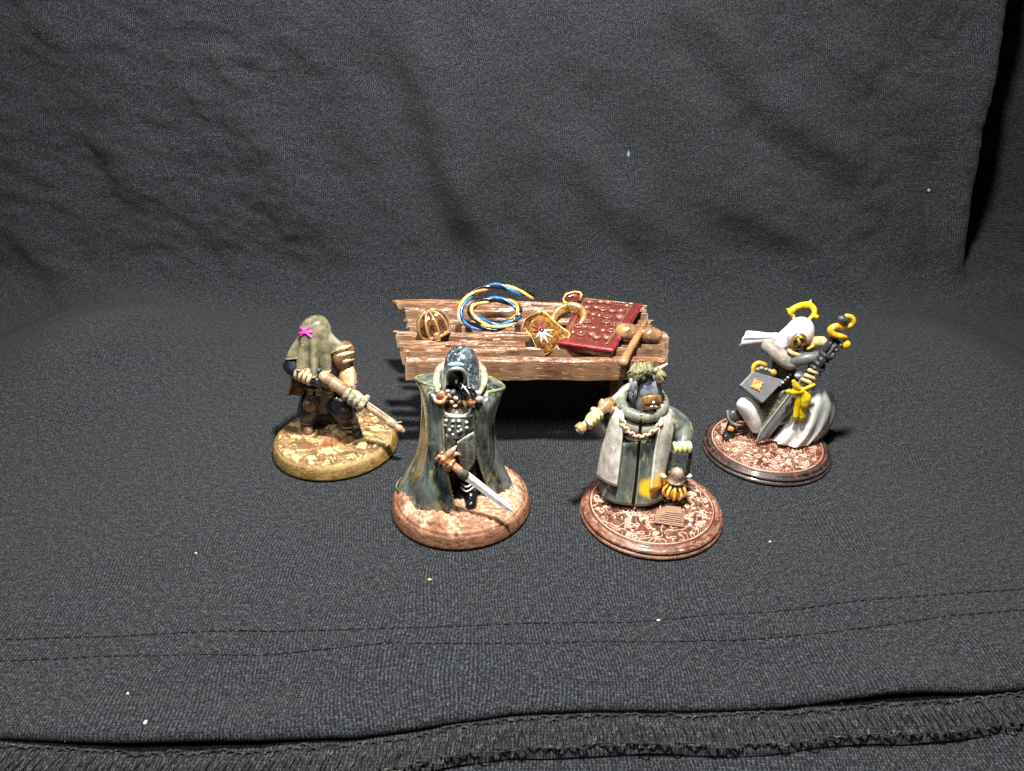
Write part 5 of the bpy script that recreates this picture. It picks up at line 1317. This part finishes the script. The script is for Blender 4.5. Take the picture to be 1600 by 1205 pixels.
# skirt: raised knee with cloth hanging from it
mb = MB()
mb.grid(loft([[p(1256, 610, -0.45), p(1280, 604, -0.55), p(1297, 612, -0.3), p(1298, 616, 0.2), p(1262, 612, 0.4)],
              [p(1240, 640, -0.42), p(1275, 640, -0.72), p(1303, 638, -0.3), p(1302, 642, 0.3), p(1250, 640, 0.6)],
              [p(1224, 670, -0.50), p(1262, 678, -0.80), p(1296, 664, -0.35), p(1290, 668, 0.35), p(1240, 665, 0.6)],
              [p(1208, 690, -0.60), p(1245, 700, -0.85), p(1274, 690, -0.45), p(1275, 688, 0.3), p(1225, 684, 0.55)]], 30, 40, closed=True), closed_u=True, cap=True)
Gs = np.array(mb.v[:1200]).reshape(30, 40, 3); ts_ = np.linspace(0, 1, 30)[:, None]; us_ = np.linspace(0, 2 * math.pi, 40, endpoint=False)[None, :]
ce_ = Gs.mean(1, keepdims=True); Gs = ce_ + (Gs - ce_) * (1 + 0.10 * ts_ ** 1.2 * np.cos(us_ * 9 + ts_ * 2.0))[:, :, None]
mb.v[:1200] = [tuple(q_) for q_ in Gs.reshape(-1, 3)]
mb.build('skirt', M_SKIRT, f4.root, remesh=0.024, smooth_it=2)
mb = MB()
mb.grid(loft([[p(1158, 620, -0.25), p(1178, 622, -0.30), p(1186, 628, 0.1), p(1168, 622, 0.3)],
              [p(1150, 634, -0.25), p(1178, 640, -0.48), p(1192, 644, 0.0), p(1168, 638, 0.35)],
              [p(1162, 656, -0.25), p(1182, 660, -0.50), p(1198, 660, -0.1), p(1178, 655, 0.3)],
              [p(1175, 675, -0.35), p(1184, 678, -0.45), p(1194, 674, -0.2), p(1186, 672, 0.1)]], 24, 30, closed=True), closed_u=True, cap=True)
mb.build('skirt_fold', M_SKIRT, f4.root, remesh=0.028, smooth_it=4)
MB().grid(loft([[p(1184, 640, -0.1), p(1205, 618, -0.15), p(1236, 606, -0.25)], [p(1188, 655, -0.25), p(1208, 645, -0.3), p(1240, 630, -0.38)], [p(1186, 674, -0.38), p(1204, 668, -0.42), p(1232, 660, -0.48)]], 18, 18)).build('skirt_centre', M_OLIVE, f4.root, solid=0.08)
# yellow bow on the blade
by = -0.82
MB().ell(p(1252, 611, by), (0.10, 0.08, 0.09)).build('bow_knot', M_BRIGHTY, f4.root)
for pts, rr2 in (([(1252, 611), (1244, 604), (1240, 596)], (0.05, 0.08, 0.05)), ([(1252, 611), (1262, 606), (1271, 602)], (0.04, 0.06, 0.05)), ([(1250, 613), (1240, 614), (1232, 612)], (0.05, 0.08, 0.07)), ([(1256, 612), (1259, 622), (1258, 632)], (0.06, 0.13, 0.12))):
    MB().tube([p(x_, y_, by - 0.03) for x_, y_ in pts], rr2, n=8, sub=5, flat=((0, 1, 0.2), 0.6)).build('bow_loop', M_BRIGHTY, f4.root)
for pts in ([(1248, 616), (1246, 632), (1243, 656)], [(1253, 616), (1254, 636), (1254, 656)]):
    MB().tube([p(x_, y_, by) for x_, y_ in pts], [0.06, 0.075, 0.08], n=8, sub=4, flat=((0, 1, 0.2), 0.45), cap=False).build('bow_tail', M_BRIGHTY, f4.root)
# hanging book with orange star
bq = [p(1156, 602, -0.38), p(1177, 580, -0.15), p(1226, 594, -0.30), p(1192, 630, -0.62)]
nn = (bq[1] - bq[0]).cross(bq[3] - bq[0]).normalized()
if nn.y > 0: nn = -nn
hb = MB().prism(bq, -nn * 0.14).build('hanging_book', M_GREYP, f4.root, smooth=False, bevel=0.02)
bcn = sum(bq, Vector()) / 4 - Vector((0.09, 0, 0)); ux = (bq[2] - bq[1]).normalized(); uy = nn.cross(ux).normalized()
star = []
for k in range(16):
    r_ = (0.17, 0.11, 0.115, 0.11)[k % 4]; a_ = 2 * math.pi * k / 16 + 0.6
    star.append(bcn + ux * r_ * math.cos(a_) + uy * r_ * math.sin(a_) + nn * 0.005)
MB().prism(star, nn * 0.03).build('star_emblem', M_ORANGE, hb, smooth=False)
MB().tube([p(1176, 582, -0.1), p(1178, 572, -0.08), p(1186, 567, -0.08), p(1196, 570, -0.1)], [0.05, 0.06, 0.06, 0.05], n=8, sub=4).build('yellow_strap', M_OCHY, f4.root)
MB().ell(p(1209, 582, -0.2), (0.09, 0.06, 0.09), n=8).build('yellow_buckle', M_OCHY, f4.root)
for i, (x_, y_) in enumerate(((1184, 577), (1190, 575), (1197, 577), (1203, 579))):
    MB().ell(p(x_, y_, -0.12), (0.06, 0.05, 0.05), n=6).build('bead', M_SLEEVE if i % 2 else M_OLIVE, f4.root)
for i in range(5):
    MB().ell(p(1219 + i * 4, 602 - i * 4, -0.4), (0.035, 0.03, 0.035), n=6).build('bead', M_BONE if i % 2 else M_GREYP, f4.root)
# foot of the kneeling leg
boot(f4, p(1143, 660, -0.12), p(1135, 676, -0.36), 0.13, TOP3, M_IRON)
MB().ell(p(1146, 650, -0.1), (0.19, 0.14, 0.19)).build('knee_guard', M_GREYP, f4.root)
MB().tube([p(1137, 643, -0.22), p(1139, 656, -0.28), p(1150, 664, -0.28), p(1160, 664, -0.2)], 0.035, n=6, sub=4).build('guard_rim', M_OLIVE, f4.root)
MB().box(p(1142, 670, -0.34), (0.13, 0.1, 0.1), Matrix.Rotation(0.4, 3, 'Y')).build('boot_buckle', M_ORANGE, f4.root, bevel=0.015)

# ------------------------------------------------------------------ specks fallen on the cloth
def speck(px, py, s, col, label, wall=False):
    w = atZ(px, py, 0.03)
    if wall:
        hit = CLOTH_BVH.ray_cast(Vector((0, 0, H)), ray(px, py).normalized())
        if hit[0] is None: return
        w = hit[0] - ray(px, py).normalized() * 0.03
    else: w.z = floor_z(w.x, w.y) + 0.004
    M_ = paint('speck_paint', col, scale=20, rough=0.8, bump=0.2)
    r = random.Random(px)
    pts = [(math.cos(a) * s[0] * r.uniform(0.7, 1.1), 0 if wall else math.sin(a) * s[1] * r.uniform(0.7, 1.1), math.sin(a) * s[1] * r.uniform(0.7, 1.1) if wall else 0) for a in np.linspace(0, 2 * math.pi, 7, endpoint=False)]
    o = MB().prism(pts, (0, -0.02, 0) if wall else (0, 0, 0.025)).build('lint_speck', M_, None, smooth=False)
    o.location = w
    tag(o, label, 'lint', 'specks on the black cloth')
speck(230, 1137, (0.028, 0.042), rgb(206, 202, 192), 'largest white paper fleck on the cloth at lower left')
speck(200, 1085, (0.03, 0.03), rgb(200, 196, 186), 'white crumb above the largest fleck at lower left')
speck(306, 864, (0.03, 0.025), rgb(210, 210, 205), 'tiny white crumb alone on the cloth at left')
speck(671, 905, (0.05, 0.03), rgb(206, 188, 140), 'pale yellow crumb in front of the cloaked swordsman')
speck(1029, 968, (0.04, 0.025), rgb(226, 226, 222), 'white crumb on the upper stitch row')
speck(1203, 846, (0.03, 0.025), rgb(214, 216, 218), 'white crumb right of the lantern bearer')
speck(982, 241, (0.045, 0.12), rgb(110, 170, 200), 'light blue fleck on the hanging backdrop', True)
speck(1451, 297, (0.06, 0.06), rgb(196, 190, 176), 'pale fleck on the backdrop near its right edge', True)
